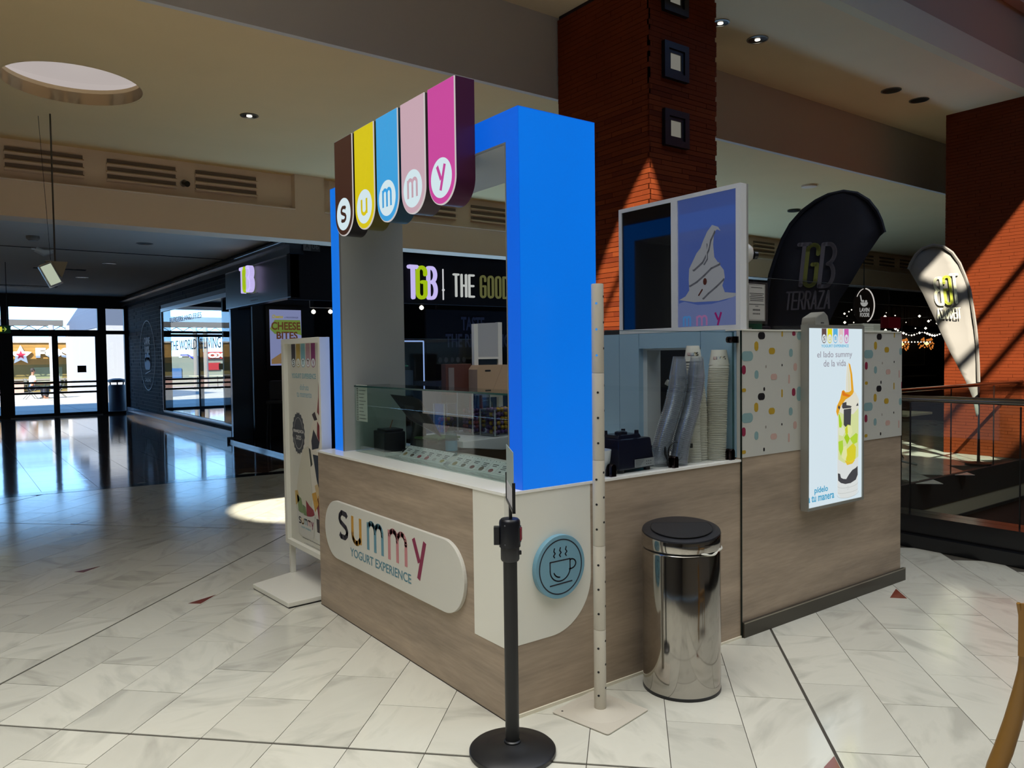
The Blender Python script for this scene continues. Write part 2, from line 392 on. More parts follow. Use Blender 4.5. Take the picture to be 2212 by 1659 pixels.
# grey ceiling of the entrance passage
o = plate([[(-9, 8.9), (2.62, 8.9), (2.62, 23.2), (-9, 23.2)]], greyc, 'ceiling_passage', .1, 3.5); o['kind'] = 'structure'
dk = mat('ceiling_slot', (12, 12, 13), .8)
sb = MB().box(-1.6, 2.45, 12.54, 12.575, 3.492, 3.5).box(-.38, .56, 15.7, 15.86, 3.49, 3.5).box(-3.5, .5, 20.1, 20.5, 3.49, 3.5).box(-8, -1.7, 12.54, 12.575, 3.492, 3.5)
sb.box(2.46, 2.5, 9.2, 22.5, 3.485, 3.5)
struct('trim_passage_slots', sb, dk)
# band wall above the shops: beam, recess for the air grilles
struct('wall_band', MB().box(-9, 31, 8.5, 8.9, 3.35, 3.785).box(-9, 2.36, 8.64, 8.9, 3.785, 4.31).box(2.36, 2.82, 8.5, 8.9, 3.785, 4.31).box(2.82, 31, 8.64, 8.9, 3.785, 4.31), pinkp)
struct('trim_recess', MB().prism([(-9, 3.785), (2.36, 3.785), (2.36, 3.80), (-9, 3.80)], 8.48, 8.64).prism([(2.82, 3.785), (31, 3.785), (31, 3.80), (2.82, 3.80)], 8.48, 8.64), mat('recess_lip', (222, 206, 190), .7))
slot = mat('grille_slot_shade', (120, 104, 92), .9)  # brown puts the shade inside the grille slots into the colour
gx = [-4.6, -3.45, -2.35, -1.24, -.12, .98]+[3.28+1.135*k for k in range(22)]
wh = ['leftmost, crossed by the lamp rod', 'left of the wall spotlight', 'right of the wall spotlight']
gname = {-1.24: wh[0], -.12: wh[1], .98: wh[2]}
for i, x in enumerate(gx):
    w = .86 if x < 1 else .84
    lab = gname.get(x)
    if lab is None:
        num = ('zeroth', 'first', 'second', 'third', 'fourth', 'fifth', 'sixth', 'seventh', 'eighth', 'ninth', 'tenth', 'eleventh', 'twelfth', 'thirteenth', 'fourteenth', 'fifteenth', 'sixteenth', 'seventeenth', 'eighteenth', 'nineteenth', 'twentieth', 'twenty-first', 'twenty-second', 'twenty-third')
        lab = 'pale air grille, %s to the right of the band corner' % num[i-5] if i > 5 else 'pale air grille left of the picture edge, %s outwards' % num[3-i]
    else: lab = 'louvred air grille in the pale band, '+lab
    g = thing('air_grille', lab, 'vent', (x, 8.64, 3.92), 0, 'air grilles in the pale band')
    MB().box(0, w, -.012, -.002, 0, .28).build('backing', pinkp, g)
    for k in range(3):
        z = .03+.1*k
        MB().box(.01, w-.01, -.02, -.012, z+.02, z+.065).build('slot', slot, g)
        MB().add([(0, -.075, z-.01), (w, -.075, z-.01), (w, -.012, z+.02), (0, -.012, z+.02), (0, -.075, z-.022), (w, -.075, z-.022), (w, -.012, z), (0, -.012, z)],
                 [(0, 1, 2, 3), (4, 7, 6, 5), (0, 4, 5, 1), (1, 5, 6, 2), (3, 7, 4, 0)]).build('slat', pinkp, g)
# round rooflight in the lower ceiling
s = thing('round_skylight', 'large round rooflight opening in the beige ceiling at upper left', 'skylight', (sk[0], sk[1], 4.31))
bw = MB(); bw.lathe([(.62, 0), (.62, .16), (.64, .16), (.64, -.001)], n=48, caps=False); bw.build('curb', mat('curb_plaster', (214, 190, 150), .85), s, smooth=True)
dm = MB(); dm.lathe([(.64, .16), (.78, .17), (.86, .3), (.8, .55), (.55, .75), (.01, .82)], n=48, caps=False); dm.build('dome', emat('dome_daylight_glow', (186, 176, 172), .9), s, smooth=True)  # dome emits light itself in place of daylight from above

# ------------------------------------------------------------------ brick columns
brick = mat('red_brick', (106, 44, 17), .8, spec=.12, var=.22, vscale=3, bump=.25, bscale=40)
brick2 = mat('red_brick_lighter', (114, 50, 20), .8, spec=.12, var=.2, vscale=3, bump=.25, bscale=40)
brick3 = mat('red_brick_darker', (94, 37, 15), .8, spec=.12, var=.2, vscale=3, bump=.25, bscale=40)
BM = (brick, brick, brick2, brick3)
joint = mat('brick_joint', (36, 16, 13), .95)
def column(name, x0, x1, y0, y1, z1, zparts, H=.0488, L=.5):
    core = struct(name, MB().box(x0+.012, x1-.012, y0+.012, y1-.012, 0, z1), joint)
    cache = {}; stuff = MB(); cnt = 0
    nz = int(z1/H)
    for k in range(nz):
        z = k*H+.002; zt = z+H-.004
        for face in ('L', 'F'):
            a0, a1 = (y0, y1) if face == 'L' else (x0, x1)
            offs = (.0, .29, .14, .40)[k % 4] + (.05 if face == 'F' else 0)
            a = a0-offs
            while a < a1-.01:
                b = min(a+L, a1); aa = max(a, a0)
                if b-aa > .03:
                    ea = .0 if aa == a0 else .002; eb = .002
                    d = random.choice((0, 0, .0015, .003))
                    if face == 'L': bx = (x0-d, x0+.02, aa+ea, b-eb)
                    else: bx = (aa+ea, b-eb, y0-d, y0+.02)
                    if zparts and zparts[0] < z < zparts[1] and cnt < 300:
                        key = (round(bx[1]-bx[0], 3), round(bx[3]-bx[2], 3), random.randrange(4))
                        if key not in cache:
                            o = MB().box(0, bx[1]-bx[0], 0, bx[3]-bx[2], 0, zt-z).build('brick', BM[key[2]], core, bevel=.0012, seg=1); cache[key] = o
                        else:
                            o = cache[key].copy(); COL.objects.link(o)
                        o.location = (bx[0], bx[2], z); cnt += 1
                    else: stuff.box(*bx, z, zt)
                a += L
    if stuff.v:
        o = stuff.build('brick_field', brick, core); o['kind'] = 'stuff'
    return core
column('column_near', 3.45, 4.42, 2.41, 3.72, 5.165, (1.74, 5.1))
column('column_far', 10.54, 12.2, -3.5, 2.97, 8.0, None, L=.46)
# small square frames on the near column
for i, z in enumerate((3.72, 4.35, 4.97)):
    f = thing('square_wall_frame', ('black square lit frame on the brick column, lowest of three', 'black square lit frame on the brick column, middle of three', 'black square lit frame on the brick column, topmost, cut by the picture edge')[i], 'wall light', (3.79, 2.41, z), 0, 'square frames on the brick column')
    fr = MB()
    for a in ((-.17, .17, .11, .17), (-.17, .17, -.17, -.11), (-.17, -.11, -.11, .11), (.11, .17, -.11, .11)): fr.box(a[0], a[1], -.045, 0, a[2], a[3])
    for a in ((-.115, .115, .075, .115), (-.115, .115, -.115, -.075), (-.115, -.075, -.08, .08), (.075, .115, -.08, .08)): fr.box(a[0], a[1], -.03, -.005, a[2], a[3])
    fr.build('frame', mat('black_frame', (16, 18, 24), .4), f)
    MB().box(-.08, .08, -.018, -.004, -.08, .08).build('panel', emat('frame_panel', (120, 118, 108), .8), f)

# ------------------------------------------------------------------ ceiling fittings
ring = mat('brushed_ring', (150, 148, 142), .3, 1)
darkin = mat('lamp_inside', (60, 56, 50), .3, .6)
def downlight(x, y, z, label, on=0, r=.09, group=None):
    t = thing('downlight', label, 'downlight', (x, y, z), 0, group)
    MB().lathe([(r, 0), (r, -.008), (r-.018, -.01), (r-.02, .0)], n=28, caps=False).build('ring', ring, t, smooth=True)
    MB().lathe([(r-.018, -.004), (r-.03, -.0035), (.01, -.002)], n=28).build('reflector', darkin, t, smooth=True)
    if on: MB().lathe([(.03, -.012), (.03, -.004)], n=16).build('bulb', emat('bulb_glow', (255, 250, 235), 3), t)
downlight(.94, 6.11, 4.31, 'recessed downlight in the beige ceiling left of the brown letter sign', 1, .10)
downlight(5.0, 2.82, 5.165, 'recessed downlight half hidden behind the brick column', 1, .10, 'downlights in the high ceiling')
downlight(5.71, 2.86, 5.165, 'recessed downlight in the high ceiling just right of the brick column', 1, .12, 'downlights in the high ceiling')
downlight(8.71, 2.87, 5.165, 'left one of the pair of recessed downlights at upper right', 0, .13, 'downlights in the high ceiling')
downlight(9.45, 2.85, 5.165, 'right one of the pair of recessed downlights at upper right', 0, .13, 'downlights in the high ceiling')
for x, y, w in ((.81, 11.15, 'nearest'), (.78, 14.3, 'middle'), (.70, 17.38, 'farthest')):
    downlight(x, y, 3.5, 'recessed downlight in the grey passage ceiling, %s of three in a row' % w, 0, .13, 'downlights in the passage ceiling')
for x, y, w in ((9.59, 4.68, 'pale square'), (11.3, 6.09, 'wide dark')):
    tag(MB().lathe([(.12, 0), (.12, -.03), (.07, -.04)], (x, y, 4.31), 20).build('ceiling_disc', darkin if 'dark' in w else pinkp), '%s fitting on the dim ceiling behind the dark feather flag' % w, 'ceiling fitting')
tag(MB().lathe([(.09, 0), (.09, -.04), (.06, -.07)], (-.75, 11.2, 3.5), 20).build('smoke_detector', mat('detector', (120, 118, 114), .5)), 'small grey smoke detector on the passage ceiling at left', 'detector')
t = thing('ceiling_spotlight', 'white angled spotlight on the passage ceiling by the seam', 'spotlight', (-.51, 12.5, 3.5))
MB().box(-.16, .16, -.03, .03, -.03, 0).build('rail', ring, t); MB().tube([(-.1, 0, -.03), (.02, 0, -.09), (.14, 0, -.05)], [.05, .06, .04], 12).build('head', mat('spot_white', (220, 222, 220), .3), t, smooth=True)
t = thing('wall_spotlight', 'small chrome spotlight between two air grilles in the pale band', 'spotlight', (.83, 8.60, 4.01))
MB().tube([(0, .04, 0), (0, -.02, 0)], .045, 16).build('base', ring, t); MB().tube([(0, -.02, 0), (.02, -.10, -.03)], .04, 16).build('head', darkin, t)
# pendant floodlight on a rod
t = thing('pendant_floodlight', 'floodlight hanging on a long thin rod from the beige ceiling at left', 'lamp', (-.875, 7.27, 4.31))
MB().tube([(0, 0, 0), (0, 0, -1.63)], .009, 10).build('rod', mat('rod_metal', (96, 92, 86), .4, 1), t)
MB().tube([(-.10, .15, 0), (-.04, .02, -1.6)], .0025, 5).build('cable', blackm, t)
MB().add([(-.10, -.03, -1.62), (.12, -.03, -1.62), (.06, -.03, -1.80), (-.10, .03, -1.62), (.12, .03, -1.62), (.06, .03, -1.80)], [(0, 2, 1), (3, 4, 5), (0, 1, 4, 3), (1, 2, 5, 4), (2, 0, 3, 5)]).build('bracket', mat('bracket_paint', (120, 112, 96), .5), t)
hd = thing_rot = Matrix.Rotation(.45, 4, 'Y') @ Matrix.Rotation(.3, 4, 'X')
MB().box(-.07, .07, -.05, .04, -.13, .13).build('housing', mat('flood_body', (180, 185, 190), .25, 1), t, bevel=.01, xf=Matrix.Translation((-.05, 0, -1.77)) @ Matrix.Rotation(-.45, 4, 'Y'))
MB().box(-.055, .055, -.056, -.05, -.11, .11).build('lens', emat('flood_lens', (205, 215, 190), .7), t, xf=Matrix.Translation((-.05, 0, -1.77)) @ Matrix.Rotation(-.45, 4, 'Y'))
# ================================================================== KIOSK
def woodmat(name, rgb, sc):
    m = D.materials.new(name); m.use_nodes = True; n = m.node_tree.nodes; l = m.node_tree.links; b = n['Principled BSDF']
    t = n.new('ShaderNodeTexCoord'); mp = n.new('ShaderNodeMapping'); mp.inputs['Scale'].default_value = sc; l.new(t.outputs['Object'], mp.inputs[0])
    a = n.new('ShaderNodeTexNoise'); a.inputs['Scale'].default_value = 1.3; a.inputs['Detail'].default_value = 4; a.inputs['Distortion'].default_value = .4; l.new(mp.outputs[0], a.inputs[0])
    f = n.new('ShaderNodeTexNoise'); f.inputs['Scale'].default_value = 11; f.inputs['Detail'].default_value = 8; f.inputs['Distortion'].default_value = .25; l.new(mp.outputs[0], f.inputs[0])
    w = n.new('ShaderNodeMath'); w.operation = 'MULTIPLY_ADD'; w.inputs[1].default_value = .45; l.new(f.outputs[0], w.inputs[0]); l.new(a.outputs[0], w.inputs[2])
    r = n.new('ShaderNodeValToRGB'); r.color_ramp.elements[0].position = .45; r.color_ramp.elements[1].position = .95
    r.color_ramp.elements[0].color = (*lin(tuple(c*.84 for c in rgb)), 1); r.color_ramp.elements[1].color = (*lin(tuple(min(255, c*1.10) for c in rgb)), 1)
    l.new(w.outputs[0], r.inputs[0]); l.new(r.outputs[0], b.inputs['Base Color']); b.inputs['Roughness'].default_value = .5
    bp = n.new('ShaderNodeBump'); bp.inputs['Strength'].default_value = .12; bp.inputs['Distance'].default_value = .003; l.new(f.outputs[0], bp.inputs['Height']); l.new(bp.outputs[0], b.inputs['Normal'])
    return m
woodA = woodmat('oak_laminate', (158, 141, 122), (.7, .7, 7))
sealant = mat('white_sealant', (224, 218, 198), .5)
WH = white
k = thing('kiosk_counter', 'low counter clad in pale oak with white top and white rounded corner panel', 'counter')
MB().box(0, .018, .242, 2.03, 0, .98).box(.02, 1.6, 2.012, 2.03, 0, .98).build('wood_panel', woodA, k)
MB().box(0, .018, 0.0, .242, 0, .3175).box(.018, 1.602, 0, .018, 0, .98).build('wood_panel', woodA, k)
# white corner panel, folded round the corner
MB().box(-.002, .016, -.002, .24, .3185, .979).build('corner_panel', WH, k)
cp = [(0.0165, .3185), (.25, .3185)]+arc(.25, .5585, .24, .24, -90, 0, 16)+[(.49, .979), (.0165, .979)]
MB().prism(cp, -.0025, .0).build('corner_panel', WH, k)
# worktops
MB().zprism([(-.006, -.006), (1.604, -.006), (1.604, .56), (.62, .56), (.62, 2.04), (-.006, 2.04)], .98, .992).build('countertop', mat('white_worktop', (236, 236, 230), .18), k)
MB().box(1.0, 1.6, .9, 2.01, .98, .992).build('back_worktop', mat('white_worktop', (236, 236, 230), .18), k)
MB().prism([(0, 0), (1.602, 0), (1.602, .012), (0, .016)], -.008, -.0005).build('sealant_bead', sealant, k)
MB().box(-.003, 0, 0, 2.03, 0, .002).build('shadow_strip', blackm, k)  # solid black strip stands in for the shadow line at the floor

# taller right block
k2 = thing('kiosk_side_block', 'tall block with oak lower half and confetti-dotted white upper half', 'cabinet', (1.605, 0, 0))
MB().box(0, 1.742, 0, .03, .0, 1.0).box(1.712, 1.742, .03, 1.6, 0, 1.0).build('wood_panel', woodA, k2)
MB().box(0, 1.742, -.004, .026, 1.0, 1.700).box(1.712, 1.742, .026, 1.6, 1.0, 1.7).build('printed_panel', mat('printed_panel_white', (190, 190, 182), .45), k2)
MB().box(-.002, 1.745, -.008, .1, 1.700, 1.707).box(1.6, 1.745, .1, 1.6, 1.7, 1.707).build('top_trim', white, k2)
MB().box(.004, 1.777, -.02, 0, 0, .084).build('baseboard', mat('dark_skirting', (72, 68, 60), .3, .4), k2)
MB().box(.003, 1.777, -.021, -.0195, .079, .0855).build('baseboard_edge', mat('skirting_edge', (150, 145, 130), .3, .5), k2)
MB().box(-.004, .0005, -.009, .0, 0, 1.70).build('joint_strip', mat('green_glass_edge', (14, 30, 26), .2), k2)
cols = {'black': (24, 22, 26), 'yel': (176, 144, 44), 'teal': (126, 158, 160), 'mag': (136, 36, 66), 'pink': (190, 158, 148), 'grey': (150, 144, 136)}
cm = {a: mat('confetti_'+a, b, .45) for a, b in cols.items()}
dots = {a: MB() for a in cols}
per = [('black', 1.787, 1.672, .064, .040), ('yel', 1.883, 1.586, .058, .036), ('teal', 1.655, 1.559, .11, .054), ('pink', 1.902, 1.439, .060, .034),
       ('mag', 2.095, 1.686, .034, .046), ('mag', 1.628, 1.484, .034, .050), ('yel', 1.740, 1.614, .036, .052), ('teal', 2.066, 1.574, .036, .048), ('teal', 1.741, 1.455, .036, .048),
       ('pink', 2.109, 1.491, .034, .046), ('pink', 2.048, 1.421, .016, .052), ('yel', 1.981, 1.683, .014, .046), ('yel', 1.629, 1.372, .036, .020), ('teal', 2.150, 1.674, .05, .085),
       ('black', 1.811, 1.372, .015, .021), ('black', 1.980, 1.504, .010, .014), ('grey', 1.828, 1.498, .012, .017)]
for (cn, x, z, w, h) in per:
    for i in range(2):
        for j in range(3):
            xx = x+1.2635*i-1.605-.002*j; zz = z-.3415*j
            if zz-h/2 < 1.003 or zz+h/2 > 1.7: 
                if zz < 1.03 or zz > 1.7: continue
                h2 = min(h, 2*(1.699-zz), 2*(zz-1.003)); 
            else: h2 = h
            x0 = max(xx-w/2, .003); x1 = min(xx+w/2, 1.741)
            if x1-x0 < .004: continue
            if h2 > h*.99 and x1-x0 > w*.99 and cn != 'teal' or (w < .04): poly = pill(xx, zz, w, h2) if x1-x0 > w*.99 else None
            else: poly = pill((x0+x1)/2, zz, x1-x0, h2)
            if poly is None: poly = pill((x0+x1)/2, zz, x1-x0, h2)
            MB().prism(poly, -.0048, -.0038).build('confetti_print', cm[cn], k2)

# light blue inner wall with hatch
lb = mat('pale_blue_laminate', (160, 192, 214), .35)
t = thing('hatch_wall', 'pale blue panel wall with a serving hatch under the two screens', 'partition', (1.607, 0, 0), LEFT)
# local x = -world y
MB().box(-.94, -.77, 0, .04, 1.0, 1.706).build('panel', lb, t); MB().box(-.766, -.281, 0, .04, 1.612, 1.706).build('panel', lb, t); MB().box(-.277, -.03, 0, .04, 1.0, 1.706).build('panel', lb, t)
MB().box(-1.6, -.944, 0, .04, 1.0, 1.706).build('panel', lb, t)
MB().box(-.77, -.735, .04, .16, 1.0, 1.612).box(-.31, -.281, .04, .16, 1.0, 1.612).box(-.735, -.31, .04, .16, 1.60, 1.612).build('reveal', mat('reveal_white', (206, 214, 216), .4), t)
# menu screens
t = thing('menu_screen_frame', 'white double frame with two dark screens standing on the block', 'screen', (1.607, 0, 1.707), LEFT)
fr = MB()
for a in ((-.938, -.912, .0, .795), (-.498, -.448, .0, .795), (-.031, 0, .0, .795), (-.912, -.498, .771, .795), (-.448, -.031, .771, .795), (-.912, -.498, 0, .026), (-.448, -.031, 0, .026)):
    fr.box(a[0], a[1], -.001, .068, a[2], a[3])
fr.build('frame', mat('frame_white', (222, 224, 226), .3), t)
MB().box(-.938, 0, .05, .069, 0, .795).build('back_cover', white, t)
MB().box(-.912, -.498, .006, .03, .026, .771).build('screen', mat('dark_screen', (6, 7, 16), .04, coat=.4), t)
MB().box(-.448, -.031, .006, .03, .026, .771).build('screen', mat('blue_screen', (46, 60, 112), .06, coat=.5, emis=.5, ecol=(66, 84, 140)), t)
icm = mat('screen_ice', (90, 92, 96), .1, emis=.32, ecol=(160, 164, 170)); icd = mat('screen_ice_shade', (70, 72, 80), .1, emis=.18, ecol=(116, 118, 126))
def blob(x, z, rx, rz, m_, y, tilt=0):
    MB().prism([(x+rx*math.cos(a_)*math.cos(tilt)-rz*math.sin(a_)*math.sin(tilt), z+rx*math.cos(a_)*math.sin(tilt)+rz*math.sin(a_)*math.cos(tilt)) for a_ in [2*PI*i_/28 for i_ in range(28)]], y-.0003, y).build('picture_ice_cream', m_, t)
MB().prism([(-0.155, 0.578), (-0.138, 0.554), (-0.162, 0.565), (-0.183, 0.552), (-0.19, 0.484), (-0.182, 0.412), (-0.148, 0.37), (-0.117, 0.334), (-0.11, 0.291), (-0.127, 0.249), (-0.11, 0.21), (-0.037, 0.2), (-0.037, 0.181), (-0.155, 0.164), (-0.329, 0.168), (-0.441, 0.187), (-0.392, 0.206), (-0.364, 0.239), (-0.368, 0.301), (-0.364, 0.364), (-0.329, 0.417), (-0.309, 0.448), (-0.281, 0.473), (-0.26, 0.515), (-0.232, 0.561), (-0.197, 0.595)][::-1], .0050, .0055).build('picture_ice_cream', icm, t)
for q_, w_ in (([(-0.183, 0.552), (-0.21, 0.51), (-0.225, 0.455), (-0.267, 0.393), (-0.329, 0.355)], .020), ([(-0.148, 0.37), (-0.204, 0.354), (-0.253, 0.319), (-0.309, 0.285), (-0.357, 0.266)], .018), ([(-0.12, 0.281), (-0.169, 0.246), (-0.225, 0.212), (-0.26, 0.186)], .016), ([(-0.235, 0.49), (-0.232, 0.406), (-0.253, 0.38)], .012)):
    MB().stroke(q_, w_, .0046, .0049).build('picture_fold', icd, t); MB().stroke([(a_-.004, b_+.006) for a_, b_ in q_], w_*.5, .0044, .0046).build('picture_fold', icm, t)
MB().prism([(-.447, .165), (-.40, .175), (-.3, .15), (-.2, .15), (-.1, .165), (-.033, .185), (-.033, .027), (-.447, .027)], .003, .0034).build('picture_cup', mat('screen_cup', (60, 70, 110), .1, emis=.42, ecol=(110, 122, 165)), t)
MB().disc(-.245, .28, .014, .0002, .0006, 10, .02).stroke([(-.29, .205), (-.265, .235)], .009, .0002, .0006).build('picture_sprinkle', mat('screen_choc', (60, 30, 24), .3, emis=.1, ecol=(110, 60, 48)), t)
for ch, x, w, col in (('m', -.405, .05, (60, 110, 160)), ('m', -.305, .07, (130, 90, 130)), ('y', -.175, .042, (110, 20, 80))):
    b = MB(); strokes(b, ch, x, .045 if ch == 'y' else .030, w, .055, .012, .0015, .0028, False); 
    b.v = [(a, c, max(z, .027)) for a, c, z in b.v]; b.build('picture_letter', emat('screen_letter_%d' % col[0], col, .8), t)

# glowing blue arch
def glow(name, rgb, s=1):
    m = D.materials.new(name); m.use_nodes = True; n = m.node_tree.nodes; l = m.node_tree.links; b = n['Principled BSDF']
    b.inputs['Base Color'].default_value = (*lin((6, 16, 40)), 1); b.inputs['Roughness'].default_value = .35
    g = n.new('ShaderNodeNewGeometry'); no = n.new('ShaderNodeTexNoise'); no.inputs['Scale'].default_value = .9; l.new(g.outputs['Position'], no.inputs[0])
    r = n.new('ShaderNodeMapRange'); r.inputs[3].default_value = s*.85; r.inputs[4].default_value = s*1.12; l.new(no.outputs[0], r.inputs[0])
    b.inputs['Emission Color'].default_value = (*lin(rgb), 1); l.new(r.outputs[0], b.inputs['Emission Strength']); return m
gb = glow('blue_glow_panel', (0, 112, 222)); gb2 = glow('blue_glow_front', (0, 94, 214))
t = thing('illuminated_arch', 'glowing blue box-section arch with grey-white lining on the counter', 'arch', (.0987, 0, .993))
MB().box(.004, .441, 0, .004, 0, 1.647).build('post_panel', gb, t)
MB().box(0, .004, 0, .093, 0, 1.647).build('post_panel', gb2, t)
MB().box(0, .004, 1.86, 1.985, 0, 1.647).build('post_panel', gb, t)
MB().box(0, .004, .093, .335, 1.515, 1.647).build('lintel_panel', gb2, t); MB().box(0, .004, .338, 1.86, 1.515, 1.647).build('lintel_panel', gb2, t)
MB().box(.004, .441, 1.981, 1.985, 0, 1.647).build('post_panel', gb, t)
MB().box(0, .441, 0, 1.985, 1.647, 1.651).build('top_panel', gb2, t)
ln = mat('arch_lining', (160, 162, 158), .5)
MB().box(.006, .441, .087, .095, 0, 1.516).box(.006, .441, 1.853, 1.861, 0, 1.516).box(.006, .441, .087, 1.861, 1.508, 1.516).build('lining', ln, t)
MB().box(-.002, .006, .090, .097, 0, 1.516).box(-.002, .006, 1.853, 1.86, 0, 1.516).box(-.002, .006, .097, 1.853, 1.509, 1.516).build('edge_trim', mat('edge_trim_grey', (120, 122, 122), .4), t)
MB().box(.437, .441, .004, .087, 0, 1.647).box(.437, .441, 1.861, 1.981, 0, 1.647).box(.437, .441, .087, 1.861, 1.516, 1.647).build('back_panel', gb, t)
wv = mat('arch_core', (60, 70, 100), .6)

# five letter signs
LET = [('s', .4505+1.088, C_BROWN, 'brown'), ('u', .4505+.816, C_YEL, 'yellow'), ('m', .4505+.544, C_BLU, 'sky blue'), ('m', .4505+.272, C_PNK, 'pale pink'), ('y', .4505, C_MAG, 'magenta')]
for ch, yc, col, cn in LET:
    t = thing('letter_sign', '%s hanging light sign with the letter %s in a white circle' % (cn, ch), 'sign', (-.01, yc, 2.285), LEFT, 'hanging letter signs on the arch')
    hw = .1205
    out = [(-hw, .562)]+arc(0, hw, hw, hw, 180, 360, 24)+[(hw, .562)]
    side = tuple(max(4, c*.38) for c in col)
    MB().prism(out, .006, .1085).build('box', mat('sign_side_'+cn, side, .35), t, smooth=True)
    # translucent face is slightly smaller, thin lit edge behind it
    MB().prism([(x*.995, z) for x, z in out], .001, .006).build('lit_edge', emat('sign_edge', (214, 208, 205), .8), t)
    f = MB().prism([(x*.955, .006+z*.985) for x, z in out], -.002, .001).build('face', mat('sign_face_'+cn, tuple(c*.35 for c in col), .25, emis=.92, ecol=col), t)
    MB().disc(0, .125, .0925, -.0032, -.002, 40).build('white_circle', emat('sign_circle', (212, 232, 238), .95), t)
    b = MB()
    w, h = {'s': (.058, .078), 'u': (.062, .082), 'm': (.088, .090), 'y': (.068, .088)}[ch]
    strokes(b, ch, -w/2, .125-h/2+(.014 if ch == 'y' else 0), w, h, .019 if ch != 'm' else .0165, -.0044, -.0032, False)
    b.build('letter', mat('sign_letter_'+cn, tuple(c*.35 for c in col), .3, emis=.85, ecol=col), t)

# oval logo board on the left face
t = thing('logo_board', 'white oval board reading summy yogurt experience on the oak front', 'sign', (0, 1.094, .36), LEFT)
MB().prism(pill(0, .176, 1.596, .352, 14), -.020, 0).build('board', mat('board_white', (206, 205, 196), .4), t, bevel=.0015, seg=1)
for ch, x, w, h, z, col in (('s', -.575, .105, .145, .150, P_BLK), ('u', -.395, .105, .15, .148, P_OCH), ('m', -.190, .175, .155, .140, P_TEAL), ('m', .065, .185, .16, .138, P_ROSE), ('y', .33, .115, .150, .150, P_RED)):
    b = MB(); strokes(b, ch, x, z, w, h, .030 if ch != 'm' else .028, -.0212, -.0202, False); b.build('letter', mat('logo_%d_%d' % col[:2], col, .5), t)
text('YOGURT EXPERIENCE', mat('logo_teal_text', (84, 128, 142), .5), t, -.43, .30, .058, .108, -.0202, .0008, .012)
# coffee disc
t = thing('coffee_disc', 'round pale blue disc with a steaming coffee cup drawn on it', 'sign', (.287, -.0025, .632))
MB().disc(0, 0, .143, -.026, 0, 56).build('disc', mat('disc_blue', (112, 158, 178), .35), t, bevel=.002, seg=1)
b = MB(); nav = mat('icon_navy', (26, 30, 44), .4)
for i in range(48):
    a0 = 2*PI*i/48; a1 = 2*PI*(i+1)/48; b.stroke([(.122*math.cos(a0), .122*math.sin(a0)), (.122*math.cos(a1), .122*math.sin(a1))], .0055, -.0268, -.0260, False)
b.build('icon_ring', nav, t)
b = MB()
cup = [(-.062, .028)]+[(-.062, -.01)]+arc(-.004, -.012, .058, .052, 180, 360, 14)+[(.054, .028), (-.062, .028)]
b.stroke(cup, .006, -.0268, -.026); b.stroke([(.054, .022)]+arc(.058, .004, .030, .022, 80, -90, 10)+[(.05, -.018)], .006, -.0268, -.026)
b.stroke(arc(-.004, -.012, .038, .034, 200, 265, 6), .006, -.0268, -.026); b.stroke([(-.062, -.078), (.064, -.074)], .006, -.0268, -.026)
b.build('icon_cup', nav, t)
for i in range(3):
    x = -.036+.034*i
    MB().stroke([(x, .046), (x-.006, .054), (x+.004, .064), (x-.004, .074), (x, .086)], .006, -.0268, -.026).build('icon_steam', nav, t)

# guard glass on the left, hinged clamps, price list
t = thing('counter_guard', 'long clear glass sneeze guard on the front counter edge', 'glass guard', (.155, 0, .992))
MB().box(0, .008, .1, 1.807, .001, .405).build('front_pane', glass_g, t); MB().box(.008, .40, 1.799, 1.807, .001, .405).build('side_pane', glass_g, t)
MB().box(0, .25, .1, 1.807, .405, .413).build('top_pane', glass_g, t)
MB().box(-.0008, -.0001, .1, 1.807, .4045, .4135).box(-.0008, .25, 1.807, 1.8078, .4045, .4135).build('polished_edge', glass_edge, t)
t = thing('price_list', 'long narrow printed list taped inside the guard glass corner', 'paper', (.164, 1.80, 1.185), LEFT)
MB().box(0, .155, 0, .0008, 0, .225).build('sheet', mat('paper_grey', (206, 206, 200), .7), t)
b = MB()
for i in range(20):
    z = .212-.0108*i; b.box(.008, .03, -.0006, 0, z-.003, z+.003)
    if i % 2 == 0: b.box(.04, .04+random.uniform(.05, .1), -.0006, 0, z-.0015, z+.0015)
b.build('print', mat('print_dark', (60, 60, 62), .7), t)

# screen glass on the right with clamps
t = thing('side_glass_screen', 'tall clear glass screen along the right counter edge', 'glass screen', (.545, .028, .992))
MB().box(0, 1.04, 0, .008, .012, .70).build('pane', glassmat('screen_glass', (.95, .975, .97)), t)
MB().box(1.034, 1.0402, -.0005, .0085, .012, .70).box(0, 1.04, -.0004, .0084, .699, .7015).build('polished_edge', glassmat('edge_soft', (.35, .55, .55)), t)
for x, lab in ((.655, 'left'), (1.096, 'middle'), (1.552, 'right')):
    t = thing('glass_clamp', 'small dark chrome glass clamp on the white ledge, %s of three' % lab, 'clamp', (x, .020, .992), 0, 'glass clamps on the ledge')
    pr = [(-.017, 0), (.017, 0)]+arc(0, .044, .017, .017, 0, 180, 10)
    MB().prism(pr, -.010, .007).build('front_jaw', mat('dark_chrome', (70, 60, 62), .12, 1), t, bevel=.002, seg=2); MB().prism(pr, .017, .030).build('back_jaw', mat('dark_chrome', (70, 60, 62), .12, 1), t)
t = thing('glass_clamp', 'dark chrome glass clamp fixed high on the block edge under the screens', 'clamp', (1.572, .020, 1.65), 0)
pr = [(.032, -.018), (.032, .018)]+arc(-.012, 0, .018, .018, 90, 270, 10)
MB().prism(pr, -.010, .007).build('front_jaw', MATS['dark_chrome'], t, bevel=.002, seg=2); MB().prism(pr, .017, .03).build('back_jaw', MATS['dark_chrome'], t)
